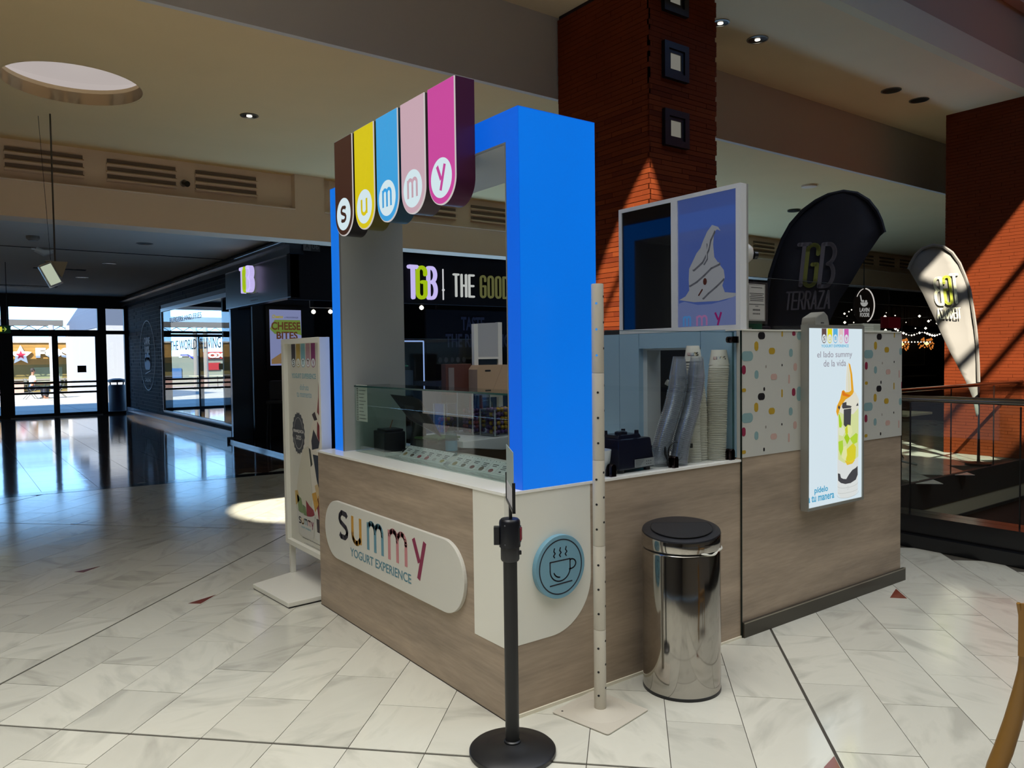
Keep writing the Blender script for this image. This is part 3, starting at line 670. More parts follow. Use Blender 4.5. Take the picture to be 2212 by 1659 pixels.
# rear glass screen of the kiosk
t = thing('rear_glass_screen', 'clear glass screen at the far side of the kiosk', 'glass screen', (.56, 1.995, .992))
MB().box(0, 1.04, 0, .008, .0, .71).build('pane', glass, t); MB().box(0, 1.04, -.0005, .0085, .709, .7115).build('polished_edge', mat('edge_grey', (60, 76, 84), .2), t)

# light box on the side block
t = thing('poster_light_box', 'lit white light box with a yogurt and fruit glass poster', 'light box', (2.163, 0, .636))
alu = mat('box_aluminium', (168, 168, 160), .35, .5)
fr = MB(); X1, Z1 = .617, 1.102
fr.box(0, .012, -.052, -.0045, 0, Z1).box(X1-.018, X1, -.052, -.0045, 0, Z1).box(.012, X1-.018, -.052, -.0045, 0, .018).box(.012, X1-.018, -.052, -.0045, Z1-.02, Z1)
fr.build('frame', alu, t)
MB().box(.012, X1-.018, -.046, -.03, .018, Z1-.02).build('lit_panel', emat('poster_light', (214, 230, 238), .95), t)
def em(rgb, s=.9): return emat('pr_%d_%d_%d' % rgb, rgb, s)
def art(poly, rgb, y=-.0465, name='poster_print', par=None, s=.9, th=.0004):
    return MB().prism(poly, y-th, y).build(name, em(rgb, s), par or t)
def tabs(par, x0, pitch, w, ztop, zc, y, cols, dim=1.0, colfn=None, hz=1.25):
    for i, (ch, c) in enumerate(zip('summy', cols)):
        x = x0+pitch*i; r = w/2; f = colfn
        poly = [(x-r, ztop)]+arc(x, zc, r, r*hz, 180, 360, 12)+[(x+r, ztop)]
        MB().prism(poly, y-.0003, y).build('logo_tab', f(c), par)
        MB().disc(x, zc, r*.84, y-.0006, y-.0003, 20, r*hz*.84).build('logo_circle', f((222, 232, 236)), par)
        b = MB(); hw = w*.26; strokes(b, ch, x-hw/2*1.2, zc-r*.42, hw*1.2, r*.84, w*.09, y-.0009, y-.0006, False); b.build('logo_letter', f(c), par)
tabs(t, .176, .061, .049, 1.081, 1.022, -.0462, [(96, 74, 72), (228, 220, 20), (90, 178, 226), (226, 200, 198), (208, 96, 176)], colfn=lambda c: em(c), hz=1.2)
text('YOGURT EXPERIENCE', em((96, 184, 222)), t, .146, .446, .968, .985, -.0462, .0004, .02)
text('el lado summy', em((150, 146, 158)), t, .104, .486, .896, .944, -.0462, .0004)
text('de la vida', em((150, 146, 158)), t, .172, .416, .852, .892, -.0462, .0004)
text('pídelo', em((70, 165, 205)), t, .078, .220, .088, .135, -.0462, .0004, .02); text('a tu manera', em((70, 165, 205)), t, .008, .288, .048, .088, -.0462, .0004, .02)
art([(.47, .60), (.44, .56), (.33, .58), (.318, .57), (.325, .07), (.36, .04), (.44, .028), (.52, .036), (.555, .06), (.565, .57)], (224, 228, 226))
art([(.332, .28), (.335, .575), (.56, .585), (.56, .28), (.5, .255), (.4, .25)], (216, 226, 160), -.047)
art([(.443, .872), (.425, .85), (.415, .78), (.413, .70), (.38, .66), (.335, .62), (.325, .58), (.40, .55), (.5, .55), (.565, .59), (.563, .64), (.53, .68), (.50, .70), (.485, .78), (.462, .85)], (228, 226, 210), -.0471)
art([(.443, .872), (.462, .86), (.485, .80), (.503, .69), (.49, .675), (.46, .66), (.41, .645), (.36, .61), (.335, .57), (.322, .545), (.306, .575), (.315, .61), (.35, .65), (.37, .70), (.39, .705), (.41, .69), (.45, .69), (.475, .70), (.465, .80)], (232, 168, 40), -.0475)
art([(.375, .672), (.37, .70), (.395, .695), (.40, .685), (.47, .668), (.44, .66)], (222, 120, 30), -.0479)
art([(.44, .69), (.437, .80), (.445, .85), (.455, .80), (.46, .70)], (226, 222, 190), -.0479)
dg = (70, 70, 74)
for pl in ([(.37, .60), (.375, .625), (.42, .63), (.42, .61), (.46, .605), (.48, .60), (.47, .59), (.38, .59)], [(.39, .585), (.39, .49), (.41, .475), (.44, .487), (.468, .48), (.475, .587)], [(.325, .60), (.335, .615), (.35, .60), (.34, .585)], [(.53, .60), (.55, .62), (.558, .60)],
           [(.326, .195), (.35, .19), (.36, .165), (.385, .155), (.42, .15), (.45, .175), (.49, .20), (.53, .21), (.55, .22), (.552, .165), (.53, .135), (.47, .12), (.41, .12), (.36, .132), (.33, .15)]):
    art(pl, dg, -.0477)
for pl, c in (([(.33, .56), (.345, .555), (.37, .50), (.365, .47), (.34, .48)], (170, 214, 40)), ([(.40, .455), (.43, .49), (.465, .485), (.44, .44), (.42, .42)], (206, 214, 50)), ([(.43, .485), (.475, .48), (.49, .44), (.46, .40), (.44, .42)], (228, 232, 170)),
              ([(.335, .47), (.38, .485), (.41, .45), (.38, .42), (.34, .43)], (228, 232, 205)), ([(.395, .41), (.425, .44), (.46, .40), (.43, .365)], (168, 208, 34)), ([(.46, .40), (.53, .43), (.55, .42), (.545, .37), (.50, .36)], (182, 216, 60)),
              ([(.33, .39), (.38, .395), (.385, .34), (.36, .30), (.335, .34)], (176, 216, 60)), ([(.385, .35), (.42, .36), (.43, .30), (.41, .265), (.37, .29)], (232, 234, 170)), ([(.425, .335), (.50, .37), (.53, .34), (.525, .27), (.49, .25), (.43, .255), (.415, .275)], (220, 210, 50)), ([(.40, .27), (.45, .255), (.50, .265), (.52, .26), (.49, .24), (.43, .236)], (230, 196, 60))):
    art(pl, c, -.0477)
b = MB(); b.stroke(arc(.44, .115, .115, .02, 180, 360, 12), .003, -.0476, -.0472); b.stroke(arc(.44, .075, .11, .012, 180, 360, 12), .003, -.0476, -.0472); b.stroke(arc(.44, .093, .01, .011, 0, 360, 12), .002, -.0476, -.0472); b.stroke(arc(.44, .06, .122, .028, 180, 360, 14), .003, -.0476, -.0472)
b.build('poster_print', em((196, 200, 198)), t)

# free standing poster on a white base
t = thing('poster_stand', 'tall white poster stand with a yogurt cup poster left of the kiosk', 'sign stand', (.05, 0, 0), LEFT)
base = [(-.204-.05, 2.069), (.38-.05, 2.10), (.34-.05, 2.86), (-.245-.05, 2.63)]
# local: x=-Y, y=+X
MB().zprism([(-y, x) for x, y in base][::-1], 0.006, .035).build('base_plate', white, t, bevel=.002, seg=1)
MB().zprism([(-y*.999+.002, x*.985) for x, y in base][::-1], 0.0, .006).build('base_shadow_layer', blackm, t)  # solid black layer stands in for the shade under the base plate
fr = MB(); XL, XR = -2.795, -2.09
fr.box(XL, XL+.045, 0, .07, .25, 1.715).box(XR-.03, XR, 0, .07, .25, 1.715).box(XL+.045, XR-.03, 0, .07, .25, .285).box(XL+.045, XR-.03, 0, .07, 1.68, 1.715)
fr.build('frame', white, t, bevel=.002, seg=1)
MB().box(XL+.045, XR-.03, .03, .06, .285, 1.68).build('poster_sheet', mat('poster_paper', (204, 203, 192), .5), t)
for x in (XL+.03, XR-.07): MB().box(x, x+.035, .015, .05, .035, .25).build('leg', white, t)
def pm(c): return mat('pp_%d_%d_%d' % tuple(int(v) for v in c), c, .55)
def art2(poly, rgb, y=.0296, th=.0004): return MB().prism(poly, y-th, y).build('poster_print', pm(rgb), t)
tabs(t, XL+.160, .090, .074, 1.68, 1.55, .0298, [(60, 58, 70), (186, 160, 84), (124, 176, 190), (180, 140, 150), (132, 54, 110)], colfn=pm, hz=.9)
text('YOGURT EXPERIENCE', pm((120, 165, 176)), t, XL+.12, XL+.56, 1.44, 1.475, .0298, .0004, .02)
text('disfruta', pm((130, 168, 180)), t, XL+.27, XL+.43, 1.36, 1.40, .0298, .0004); text('tu momento', pm((130, 168, 180)), t, XL+.21, XL+.48, 1.31, 1.345, .0298, .0004)
seal = [(XL+.225+(.118 if i % 2 else .108)*math.cos(2*PI*i/40), 1.055+(.150 if i % 2 else .138)*math.sin(2*PI*i/40)) for i in range(40)]
art2(seal, (70, 74, 82)); text('FRANQUICIA', pm((205, 205, 200)), t, XL+.13, XL+.325, 1.055, 1.08, .0291, .0003, .02); text('2025', pm((180, 180, 178)), t, XL+.18, XL+.275, 1.01, 1.04, .0291, .0003, .02)
b = MB(); b.stroke(arc(XL+.225, 1.055, .085, .11, 200, 340, 12), .006, .0288, .0292); b.stroke(arc(XL+.225, 1.055, .085, .11, 20, 160, 12), .003, .0288, .0292); b.build('poster_print', pm((160, 162, 160)), t)
a = XL
art2([(a+.60, 1.42), (a+.58, 1.30), (a+.53, 1.20), (a+.47, 1.13), (a+.42, 1.05), (a+.41, .90), (a+.45, .72), (a+.50, .52), (a+.672, .52), (a+.672, 1.14), (a+.65, 1.25), (a+.62, 1.33)], (212, 206, 192), .0294)
for pl, c in (([(a+.60, 1.42), (a+.595, 1.32), (a+.57, 1.22), (a+.60, 1.2), (a+.62, 1.28)], (132, 66, 66)), ([(a+.57, 1.16), (a+.56, 1.06), (a+.60, 1.02), (a+.62, 1.12)], (120, 44, 50)), ([(a+.46, 1.02), (a+.50, 1.10), (a+.60, 1.02), (a+.58, .98), (a+.47, .96)], (50, 50, 60)),
              ([(a+.48, .93), (a+.665, .93), (a+.66, .80), (a+.58, .70), (a+.54, .76)], (34, 44, 60)), ([(a+.63, 1.08), (a+.67, 1.0), (a+.67, .94), (a+.64, .98)], (40, 34, 44)), ([(a+.50, .72), (a+.62, .76), (a+.66, .66), (a+.57, .58)], (196, 172, 130)),
              ([(a+.52, .62), (a+.58, .66), (a+.67, .60), (a+.67, .52), (a+.56, .50)], (128, 48, 60)), ([(a+.48, 1.20), (a+.53, 1.22), (a+.57, 1.17), (a+.52, 1.16)], (60, 50, 54)), ([(a+.41, .97), (a+.44, .96), (a+.47, .86), (a+.44, .84)], (60, 66, 60))):
    art2(pl, c, .0288)
art2([(a+.17, .66), (a+.22, .80), (a+.30, .95), (a+.40, .98), (a+.43, .80), (a+.46, .62), (a+.42, .56), (a+.22, .56)], (198, 194, 176), .0292)
for pl, c in (([(a+.135, .64), (a+.19, .65), (a+.22, .58), (a+.15, .54)], (190, 160, 90)), ([(a+.17, .62), (a+.25, .60), (a+.30, .50), (a+.20, .50)], (120, 140, 96)), ([(a+.28, .56), (a+.33, .55), (a+.36, .48), (a+.30, .48)], (110, 130, 90)),
              ([(a+.34, .60), (a+.40, .57), (a+.47, .55), (a+.50, .50), (a+.44, .46), (a+.35, .48)], (136, 48, 58)), ([(a+.45, .66), (a+.52, .68), (a+.56, .60), (a+.50, .54)], (196, 150, 66)), ([(a+.56, .66), (a+.66, .66), (a+.66, .54), (a+.58, .52)], (196, 144, 60))):
    art2(pl, c, .0284)
for o_ in [0]:
    cupp = [(a+.16, .535)]+[(a+.33+.17*math.cos(math.radians(q)), .535+.045*math.sin(math.radians(q))) for q in range(195, 346, 15)]+[(a+.50, .535), (a+.47, .355), (a+.40, .335), (a+.26, .335), (a+.19, .355)]
    art2(cupp, (196, 195, 188), .0280)
for ch, x, w, col in (('s', a+.205, .035, P_BLK), ('u', a+.255, .035, P_OCH), ('m', a+.305, .05, P_TEAL), ('m', a+.37, .05, P_ROSE), ('y', a+.435, .03, P_RED)):
    b = MB(); strokes(b, ch, x, .425, w, .04, .009, .0272, .0276, False); b.build('poster_print', pm(col), t)
text('YOGURT EXPERIENCE', pm((120, 165, 176)), t, a+.24, a+.42, .395, .408, .0276, .0003, .02)
art2([(a+.52, .50), (a+.672, .50), (a+.672, .41), (a+.53, .41)], (60, 54, 58), .0284); art2([(a+.50, .41), (a+.672, .41), (a+.672, .345), (a+.50, .36)], (206, 206, 200), .0284)
text('adquiere tu franquicia', pm((90, 90, 90)), t, a+.26, a+.57, .322, .335, .0296, .0003); text('y solicita información', pm((120, 120, 118)), t, a+.29, a+.575, .290, .300, .0296, .0003)
# ------------------------------------------------------------------ things on the counters
nv = mat('navy_plastic', (20, 24, 44), .22)
t = thing('blender_base', 'dark navy blender motor base on the ledge behind the side glass', 'appliance', (.855, .165, .992), .06)
t.scale = (1.16, 1.0, 1.0)
def frus(mb, a, b, z0, z1):
    (x0, x1, y0, y1), (X0, X1, Y0, Y1) = a, b
    return mb.add([(x0, y0, z0), (x1, y0, z0), (x1, y1, z0), (x0, y1, z0), (X0, Y0, z1), (X1, Y0, z1), (X1, Y1, z1), (X0, Y1, z1)], [(0, 3, 2, 1), (4, 5, 6, 7), (0, 1, 5, 4), (1, 2, 6, 5), (2, 3, 7, 6), (3, 0, 4, 7)])
frus(MB(), (-.115, .115, -.11, .11), (-.105, .105, -.095, .10), .014, .165).build('housing', nv, t, bevel=.012, smooth=True)
frus(MB(), (-.075, .075, -.06, .06), (-.068, .068, -.055, .055), .165, .182).build('jar_seat', nv, t, bevel=.003)
MB().lathe([(.03, .182), (.03, .192), (.02, .196)], n=20).build('coupling', nv, t)
for x, y in ((-.058, -.045), (.058, -.045), (-.058, .045), (.058, .045)): MB().lathe([(.011, .182), (.010, .20)], (x, y, 0), 12).build('lug', nv, t)
for x, y in ((-.085, -.085), (.085, -.085), (-.085, .085), (.085, .085)): MB().lathe([(.016, 0), (.016, .015)], (x, y, 0), 12).build('foot', blackm, t)
MB().box(-.02, .108, -.1125, -.1105, .022, .062).build('rating_label', mat('label_silver', (150, 152, 156), .5), t)
b = MB()
for i in range(5): b.box(-.015, .04-.006*i, -.1132, -.1125, .055-.007*i, .057-.007*i)
for i in range(6): b.box(.055+.008*(i % 3)*1.6, .060+.008*(i % 3)*1.6, -.1132, -.1125, .045-.014*(i//3), .05-.014*(i//3))
b.build('label_print', mat('print_grey', (70, 70, 76), .6), t)
# white bowl and blue dispenser
tag(MB().lathe([(.045, 0), (.05, .01), (.07, .07), (.076, .125), (.072, .125), (.064, .07), (.04, .015)], (.625, .105, .992), 32).build('white_bowl', mat('white_plastic', (225, 228, 232), .3), smooth=True), 'white plastic bowl beside the blue arch post behind the pole', 'bowl')
t = thing('tissue_dispenser', 'small turquoise plastic box between the blender base and clear cups', 'dispenser', (1.045, .235, .992), .1)
MB().box(-.045, .05, -.05, .05, 0, .05).build('body', mat('turquoise', (60, 140, 165), .4), t, bevel=.004); MB().box(-.044, .049, -.049, .049, .05, .088).build('paper_stack', mat('paper_white', (210, 212, 208), .8), t)
MB().box(-.045, .05, -.05, .05, .088, .096).build('lid', mat('turquoise', (60, 140, 165), .4), t)
# cable with plug
t = thing('power_cable', 'looped black power cable with a plug in front of clear cups', 'cable', (1.14, .080, .992))
pts = []
for i in range(40):
    a = 2*PI*i/26+2.5
    pts.append((-.02+.055*math.cos(a)+.0012*i, -.01+.006*math.sin(a*1.3), .075+.052*math.sin(a)))
pts = [(.02, .03, .006), (-.03, 0, .005)]+pts+[(.085, -.01, .09), (.105, -.012, .098)]
MB().tube(pts, .0038, 6).build('cord', blackm, t, smooth=True)
MB().box(.10, .135, -.026, .0, .085, .11).build('plug', blackm, t, bevel=.004); MB().tube([(.12, -.018, .11), (.122, -.018, .128)], .0024, 6).tube([(.132, -.006, .107), (.142, -.006, .118)], .0024, 6).build('pins', ring, t)

# cup stacks
pw = mat('paper_cup_white', (212, 208, 198), .55)
cupm = MB(); cupm.lathe([(.034, .085), (.0345, .084), (.0455, .004), (.0475, .004), (.0482, .002), (.0475, 0), (.0458, 0), (.044, .004), (.033, .083)], n=24, caps=False); cupm.lathe([(.033, .082), (.001, .082)], n=24, caps=False)
proto = cupm.build('paper_cup', pw, smooth=True)
big = MB(); big.v = [(x*1.2, y*1.2, z) for x, y, z in cupm.v]; big.f = list(cupm.f); proto_big = big.build('paper_cup', pw, smooth=True)
first = [proto]
def put(o0, loc, lab, cat, grp, rot=(0, 0, 0), used=[]):
    if not used: used.append(o0); o = o0
    else: o = o0.copy(); COL.objects.link(o)
    o.location = loc; o.rotation_euler = rot; return tag(o, lab, cat, grp)
uP = []; uC = []
stacks = [((1.520, .100), (1.545, .100), 53, .0096, 'white paper cup nested in the tall right stack by the hatch wall', 'paper cups, right stack', 1),
          ((1.455, .155), (1.395, .155), 38, .0137, 'white paper cup nested in the middle paper stack', 'paper cups, middle stack', 0),
          ((1.350, .125), (1.360, .125), 39, .0137, 'white paper cup nested in the left paper stack behind clear cups', 'paper cups, left stack', 0)]
CT = counter_top = .992
uB = []
for (xa, ya), (xb, yb), n, dz, lab, grp, bigc in stacks:
    for i in range(n):
        f = i/(n-1); wob = .004*math.sin(f*7+xa*20)
        put(proto_big if bigc else proto, (xa+(xb-xa)*f*f+wob, ya+.003*math.sin(f*5), CT+.002+dz*i), lab, 'cup', grp, (random.uniform(-.02, .02), random.uniform(-.02, .02)+.02*math.sin(i*.9), 0), uB if bigc else uP)
# top cups with printed logo (upside down, so the print hangs inverted)
def topcup(x, y, z, lab, k=1.0):
    t = thing('paper_cup', lab, 'cup', (x, y, z), -math.atan2(.6, .8)*.0+PI*.0, 'printed top cups')
    t.rotation_euler = (0, 0, -.62)
    cup = D.objects.new('cup_body', (proto_big if k > 1 else proto).data); COL.objects.link(cup); cup.parent = t
    for ch, ang, col in (('s', .36, (30, 28, 34)), ('u', .02, (170, 150, 90)), ('m', -.34, (130, 160, 190)), ('m', -.72, (190, 140, 140))):
        b = MB(); w = .011 if ch != 'm' else .016; strokes(b, ch, -w/2, -.008, w, .016, .0036, 0, .0006, False, True, True)
        M = Matrix.Rotation(ang, 4, 'Z') @ Matrix.Translation((0, -.0413*k, .040)) @ Matrix.Rotation(-.14, 4, 'X')
        b.build('cup_print', mat('cp_%d' % col[0], col, .6), t, xf=M)
topcup(1.548, .100, 1.002+.0096*53, 'printed paper cup on top of the tall right stack', 1.2)
topcup(1.360, .125, 1.000+.0137*39, 'printed paper cup on top of the left paper stack')
topcup(1.395, .155, 1.000+.0137*38, 'paper cup on top of the middle paper stack, half hidden')
ccm = glassmat('clear_plastic', (.95, .96, .98), .05, 2.4, .14, (200, 208, 222))
cc = MB(); cc.lathe([(.031, .105), (.033, .104), (.046, .004), (.0485, .003), (.0485, 0), (.0455, 0)], n=20, caps=False)
cproto = cc.build('clear_cup', ccm, smooth=True)
for (x0, y0), (x1, y1), lab, grp in (((1.090, .125), (1.225, .11), 'clear plastic cup nested in the left leaning stack', 'clear cups, left stack'), ((1.185, .075), (1.318, .068), 'clear plastic cup nested in the right leaning stack', 'clear cups, right stack')):
    n = 48; prev = None
    for i in range(n):
        f = i/(n-1); s_ = f*f*(3-2*f)*.75+f*.25
        x = x0+(x1-x0)*s_; y = y0+(y1-y0)*s_; tilt = math.atan((x1-x0)*(6*f*(1-f)*.75+.25)/.44)
        put(cproto, (x, y, .996+.0098*i*math.cos(tilt*.5)), lab, 'cup', grp, (0, tilt, 0), uC)

# behind the hatch: machine with levers
t = thing('yogurt_machine', 'dark soft-serve machine with pale levers seen through the hatch', 'machine', (1.95, .95, .3))
MB().box(-.05, .5, -.55, .45, 0, 1.45).build('housing', mat('machine_dark', (34, 32, 40), .35), t, bevel=.01)
MB().tube([(-.05, -.33, 1.02), (-.17, -.25, 1.10)], [.016, .018], 12).build('lever', white, t, smooth=True); MB().tube([(-.05, -.39, 1.02), (-.15, -.36, 1.09)], [.012, .016], 12).build('lever', white, t, smooth=True)
MB().lathe([(.006, 0), (.012, .01), (.022, .03), (.01, .045)], (-.1, -.27, .83), 8).build('star_nozzle', mat('nozzle_grey', (170, 170, 178), .4), t)
t = thing('green_bottle', 'white bottle with bright green label seen through the hatch', 'bottle', (1.92, 1.52, 1.0))
MB().lathe([(.045, .0), (.045, .2), (.02, .25), (.018, .32)], n=20).build('body', mat('bottle_white', (210, 212, 206), .4), t, smooth=True); MB().lathe([(.0458, .05), (.0458, .17)], n=20, caps=False).build('label_band', mat('lime', (130, 190, 60), .5), t)

# ---- left counter contents
bl = mat('pos_black', (16, 18, 26), .4)
t = thing('till_screen', 'black till screen seen from behind, tilted on a curved stand', 'till', (.40, 1.40, .992), -.35)
TV = [Vector(q) for q in ((.324, 1.662, 1.35), (.375, 1.449, 1.338), (.382, 1.394, 1.325), (.364, 1.125, 1.122), (.271, 1.322, 1.214))]
nrm = (TV[1]-TV[0]).cross(TV[3]-TV[0]).normalized()*.022
inv = Matrix.Rotation(.35, 4, 'Z') @ Matrix.Translation((-.40, -1.40, -.992))
vs = [inv @ p for p in TV]+[inv @ (p+nrm) for p in TV]
MB().add(vs, [(0, 1, 2, 3, 4)[::-1], (5, 6, 7, 8, 9)]+[(i, (i+1) % 5, (i+1) % 5+5, i+5) for i in range(5)]).build('screen_back', bl, t, bevel=.006)
MB().tube([(.0, .13, .0), (-.0, .10, .12), (.0, .04, .24)], [.055, .045, .035], 14).build('stand', bl, t, smooth=True); MB().lathe([(.10, 0), (.10, .015), (.05, .03)], (0, .13, 0), n=28).build('foot', bl, t)
t = thing('receipt_printer', 'low black box with a lid beside the till', 'printer', (.34, 1.70, .992), -.1)
MB().box(-.07, .07, -.09, .10, 0, .125).build('body', bl, t, bevel=.008); MB().box(-.06, .06, -.08, .06, .125, .14).build('lid', bl, t, bevel=.004); MB().tube([(.0, .0, .13), (.03, .02, .19)], .004, 6).build('pen', mat('pen_brown', (90, 60, 40), .5), t)
t = thing('soap_bottle', 'clear pump bottle with black nozzle behind the price cards', 'bottle', (.50, 1.225, .992))
MB().lathe([(.034, 0), (.036, .01), (.036, .11), (.028, .14), (.016, .15)], n=24).build('body', glassmat('bottle_clear', (.7, .8, .82), .1, 1, .25, (110, 140, 150)), t, smooth=True)
MB().lathe([(.018, .15), (.018, .165), (.008, .17), (.006, .195)], n=16).box(-.035, .012, -.006, .006, .192, .204).build('pump', blackm, t)
MB().lathe([(.0364, .03), (.0364, .09)], n=24, caps=False).build('label_band', mat('bottle_label', (90, 140, 165), .5), t)
t = thing('lidded_tub', 'translucent food tub with green lid and dark filling', 'tub', (.50, 1.385, .992), .2)
MB().box(-.09, .09, -.10, .10, 0, .09).build('body', glassmat('tub_clear', (.8, .82, .78), .15, .8, .45, (150, 155, 145)), t, bevel=.012); MB().box(-.095, .095, -.105, .105, .09, .102).build('lid', mat('tub_green', (84, 116, 64), .4), t, bevel=.004)
MB().box(-.075, .075, -.08, .08, .006, .045).build('filling', mat('choc_brown', (62, 48, 38), .8), t, bevel=.02)
def candybox(name, x, y, w, d, h, label, lidc=None, rz=0, z0=1.0):
    t = thing(name, label, 'container', (x, y, z0), rz)
    g = MB()
    for a in ((-w/2, w/2, -d/2, -d/2+.002), (-w/2, w/2, d/2-.002, d/2)): g.box(a[0], a[1], a[2], a[3], 0, h)
    g.box(-w/2, -w/2+.002, -d/2, d/2, 0, h).box(w/2-.002, w/2, -d/2, d/2, 0, h); g.build('walls', glassmat('acrylic_'+name+str(round(h*100)), (.9, .92, .95), 0, 1), t)
    MB().box(-w/2, w/2, -d/2, d/2, 0, .003).build('bottom', mat('acrylic_edge', (176, 182, 184), .3), t)
    for sx in (-1, 1):
        for sy in (-1, 1): MB().box(sx*w/2-.003, sx*w/2+.003, sy*d/2-.003, sy*d/2+.003, 0, h).build('corner_post', mat('acrylic_edge', (176, 182, 184), .3), t)
    if lidc: MB().box(-w/2-.004, w/2+.004, -d/2-.004, d/2+.004, h, h+.012).build('lid', mat('lid_%d' % lidc[0], lidc, .3), t, bevel=.003)
    else: MB().box(-w/2-.002, w/2+.002, -d/2-.002, d/2+.002, h, h+.004).build('lid', glassmat('lid_clear'+str(round(w*100)), (.85, .88, .9), .02, 1.2, .1), t)
    return t
candybox('sweet_box', .875, 1.545, .15, .15, .265, 'tall clear sweet box with a turquoise lid', (44, 150, 178), .12, 1.075)
candybox('sweet_box', .955, 1.36, .22, .14, .165, 'low clear sweet box filled with yellow and purple balls at right', None, .12, 1.075)
candybox('sweet_box', .775, 1.735, .11, .11, .20, 'short clear sweet box left of the tall turquoise-lidded box', None, .12, 1.065)
sh = thing('sloped_tray', 'white sloped plastic tray under the sweet boxes', 'tray', (.60, 1.24, .992), .0)
MB().prism([(-.01, .035), (.28, .0), (.52, .0), (.52, .085), (-.01, .074)], 0, .56).build('body', mat('white_plastic', (225, 228, 232), .3), sh, bevel=.004)
SW = [mat('sweet_yellow', (206, 164, 40), .3), mat('sweet_purple', (96, 66, 120), .3), mat('sweet_rose', (170, 80, 90), .35), mat('sweet_blue', (60, 100, 160), .35), mat('sweet_lilac', (150, 120, 160), .3)]
def ico(m):
    bm = bmesh.new(); bmesh.ops.create_icosphere(bm, subdivisions=2, radius=1); me = D.meshes.new('sweet'); bm.to_mesh(me); bm.free(); me.materials.append(m)
    for p in me.polygons: p.use_smooth = True
    return me
SM = [ico(m) for m in SW]
def sweets(cx, cy, z0, w, d, h, r, n, rz, lab, grp, cols):
    c, s = math.cos(rz), math.sin(rz); i = 0; nx = max(1, int((w-.008)/(2*r))); ny = max(1, int((d-.008)/(2*r))); k = 0
    while i < n and k < 30:
        for a in range(nx):
            for b_ in range(ny):
                if i >= n: break
                lx = (a-(nx-1)/2)*2*r+random.uniform(-.1, .1)*r; ly = (b_-(ny-1)/2)*2*r+random.uniform(-.1, .1)*r
                o = D.objects.new('sweet', SM[random.choice(cols)]); COL.objects.link(o); o.scale = (r*.97,)*3
                o.location = (cx+lx*c-ly*s, cy+lx*s+ly*c, z0+.004+r+k*r*1.78+random.uniform(-.1, .2)*r); tag(o, lab, 'sweet', grp); i += 1
        k += 1
sweets(.955, 1.36, 1.078, .21, .13, .2, .0155, 105, .12, 'yellow or purple wrapped ball in the low clear box', 'balls in the low sweet box', (0, 1, 0, 1, 4))
sweets(.875, 1.545, 1.078, .14, .14, .3, .0145, 90, .12, 'wrapped sweet in the tall turquoise-lidded box', 'sweets in the tall box', (0, 1, 2, 1, 4))
sweets(.775, 1.735, 1.068, .10, .10, .2, .0140, 36, .12, 'wrapped sweet in the short clear box', 'sweets in the short box', (2, 3, 4, 0))
for i in range(4):
    tag(MB().tube([(0, 0, 0), (.0, 0, .09)], [.013, .010], 8).build('candy_bar', SW[(2, 3, 3, 2)[i]], bevel=0), 'upright wrapped candy bar in the tall turquoise-lidded box', 'sweet', 'candy bars in the tall box').location = (.825+.032*i, 1.505+.008*i, 1.232)
t = thing('lollipop_tub', 'small round clear tub of orange sweets by the pump bottle', 'tub', (.56, 1.56, .992)); MB().lathe([(.04, 0), (.042, .06), (.044, .062)], n=20).build('tub', glassmat('small_tub', (.9, .9, .88), .05, 1, .1), t, smooth=True); MB().lathe([(.036, .004), (.036, .05)], n=12).build('filling', mat('orange_sweets', (190, 130, 50), .5), t)
# price cards on an acrylic rail
t = thing('acrylic_rail', 'low clear acrylic edge strip in front of the price cards', 'rail', (.178, 0, .992))
MB().box(0, .004, .12, 1.45, .0, .03).box(.0, .10, .12, 1.45, .0, .003).build('strip', glassmat('acrylic_rail', (.85, .88, .88), .05, 1.5, .15), t)
cardm = mat('card_grey', (188, 190, 192), .5)
icons = [('banana', (150, 130, 90)), ('almonds', (70, 60, 50)), ('red', (130, 50, 60)), ('red', (130, 50, 60)), ('pale', (160, 160, 160)), ('nuts', (150, 140, 90)), ('wafer', (140, 126, 90)), ('nuts', (96, 90, 80)), ('berry', (100, 60, 60)), ('almond', (96, 82, 74)), ('red', (120, 60, 64)), ('white', (186, 188, 190)), ('dark', (70, 76, 100))]
ys = [1.345-.083*i for i in range(6)]+[.80-.083*i for i in range(7)]
for i, (y, (nm, c)) in enumerate(zip(ys, icons)):
    t = thing('price_card', 'tilted price card with %s picture, %s from the left' % ({'red': 'red logo', 'pale': 'pale', 'white': 'white outlined', 'dark': 'dark blue'}.get(nm, nm), ('one', 'two', 'three', 'four', 'five', 'six', 'seven', 'eight', 'nine', 'ten', 'eleven', 'twelve', 'thirteen')[i]), 'card', (.235, y, .996), LEFT, 'price cards behind the guard glass')
    R_ = Matrix.Rotation(-.95, 4, 'X')
    MB().box(-.0405, .0405, 0, .0015, 0, .098).build('card', cardm, t, xf=R_)
    b = MB()
    for j, w in enumerate((.03, .022, .026)[:2+(i % 2)]): b.box(-w*.8, w*.8, -.0006, 0, .066-.011*j, .070-.011*j)
    b.box(-.025, -.02, -.0006, 0, .088, .092).box(.008, .012, -.0006, 0, .088, .092); b.build('print', mat('print_dark', (60, 60, 62), .7), t, xf=R_)
    MB().disc(0, .026, .019, -.0007, 0, 9, .013 if i % 3 else .016).build('picture', mat('card_pic_%d_%d' % c[:2], c, .6), t, xf=R_)
    if nm == 'white': MB().disc(-.004, .026, .010, -.0011, -.0007, 12, .005).build('picture_outline', mat('print_dark', (60, 60, 62), .7), t, xf=R_)

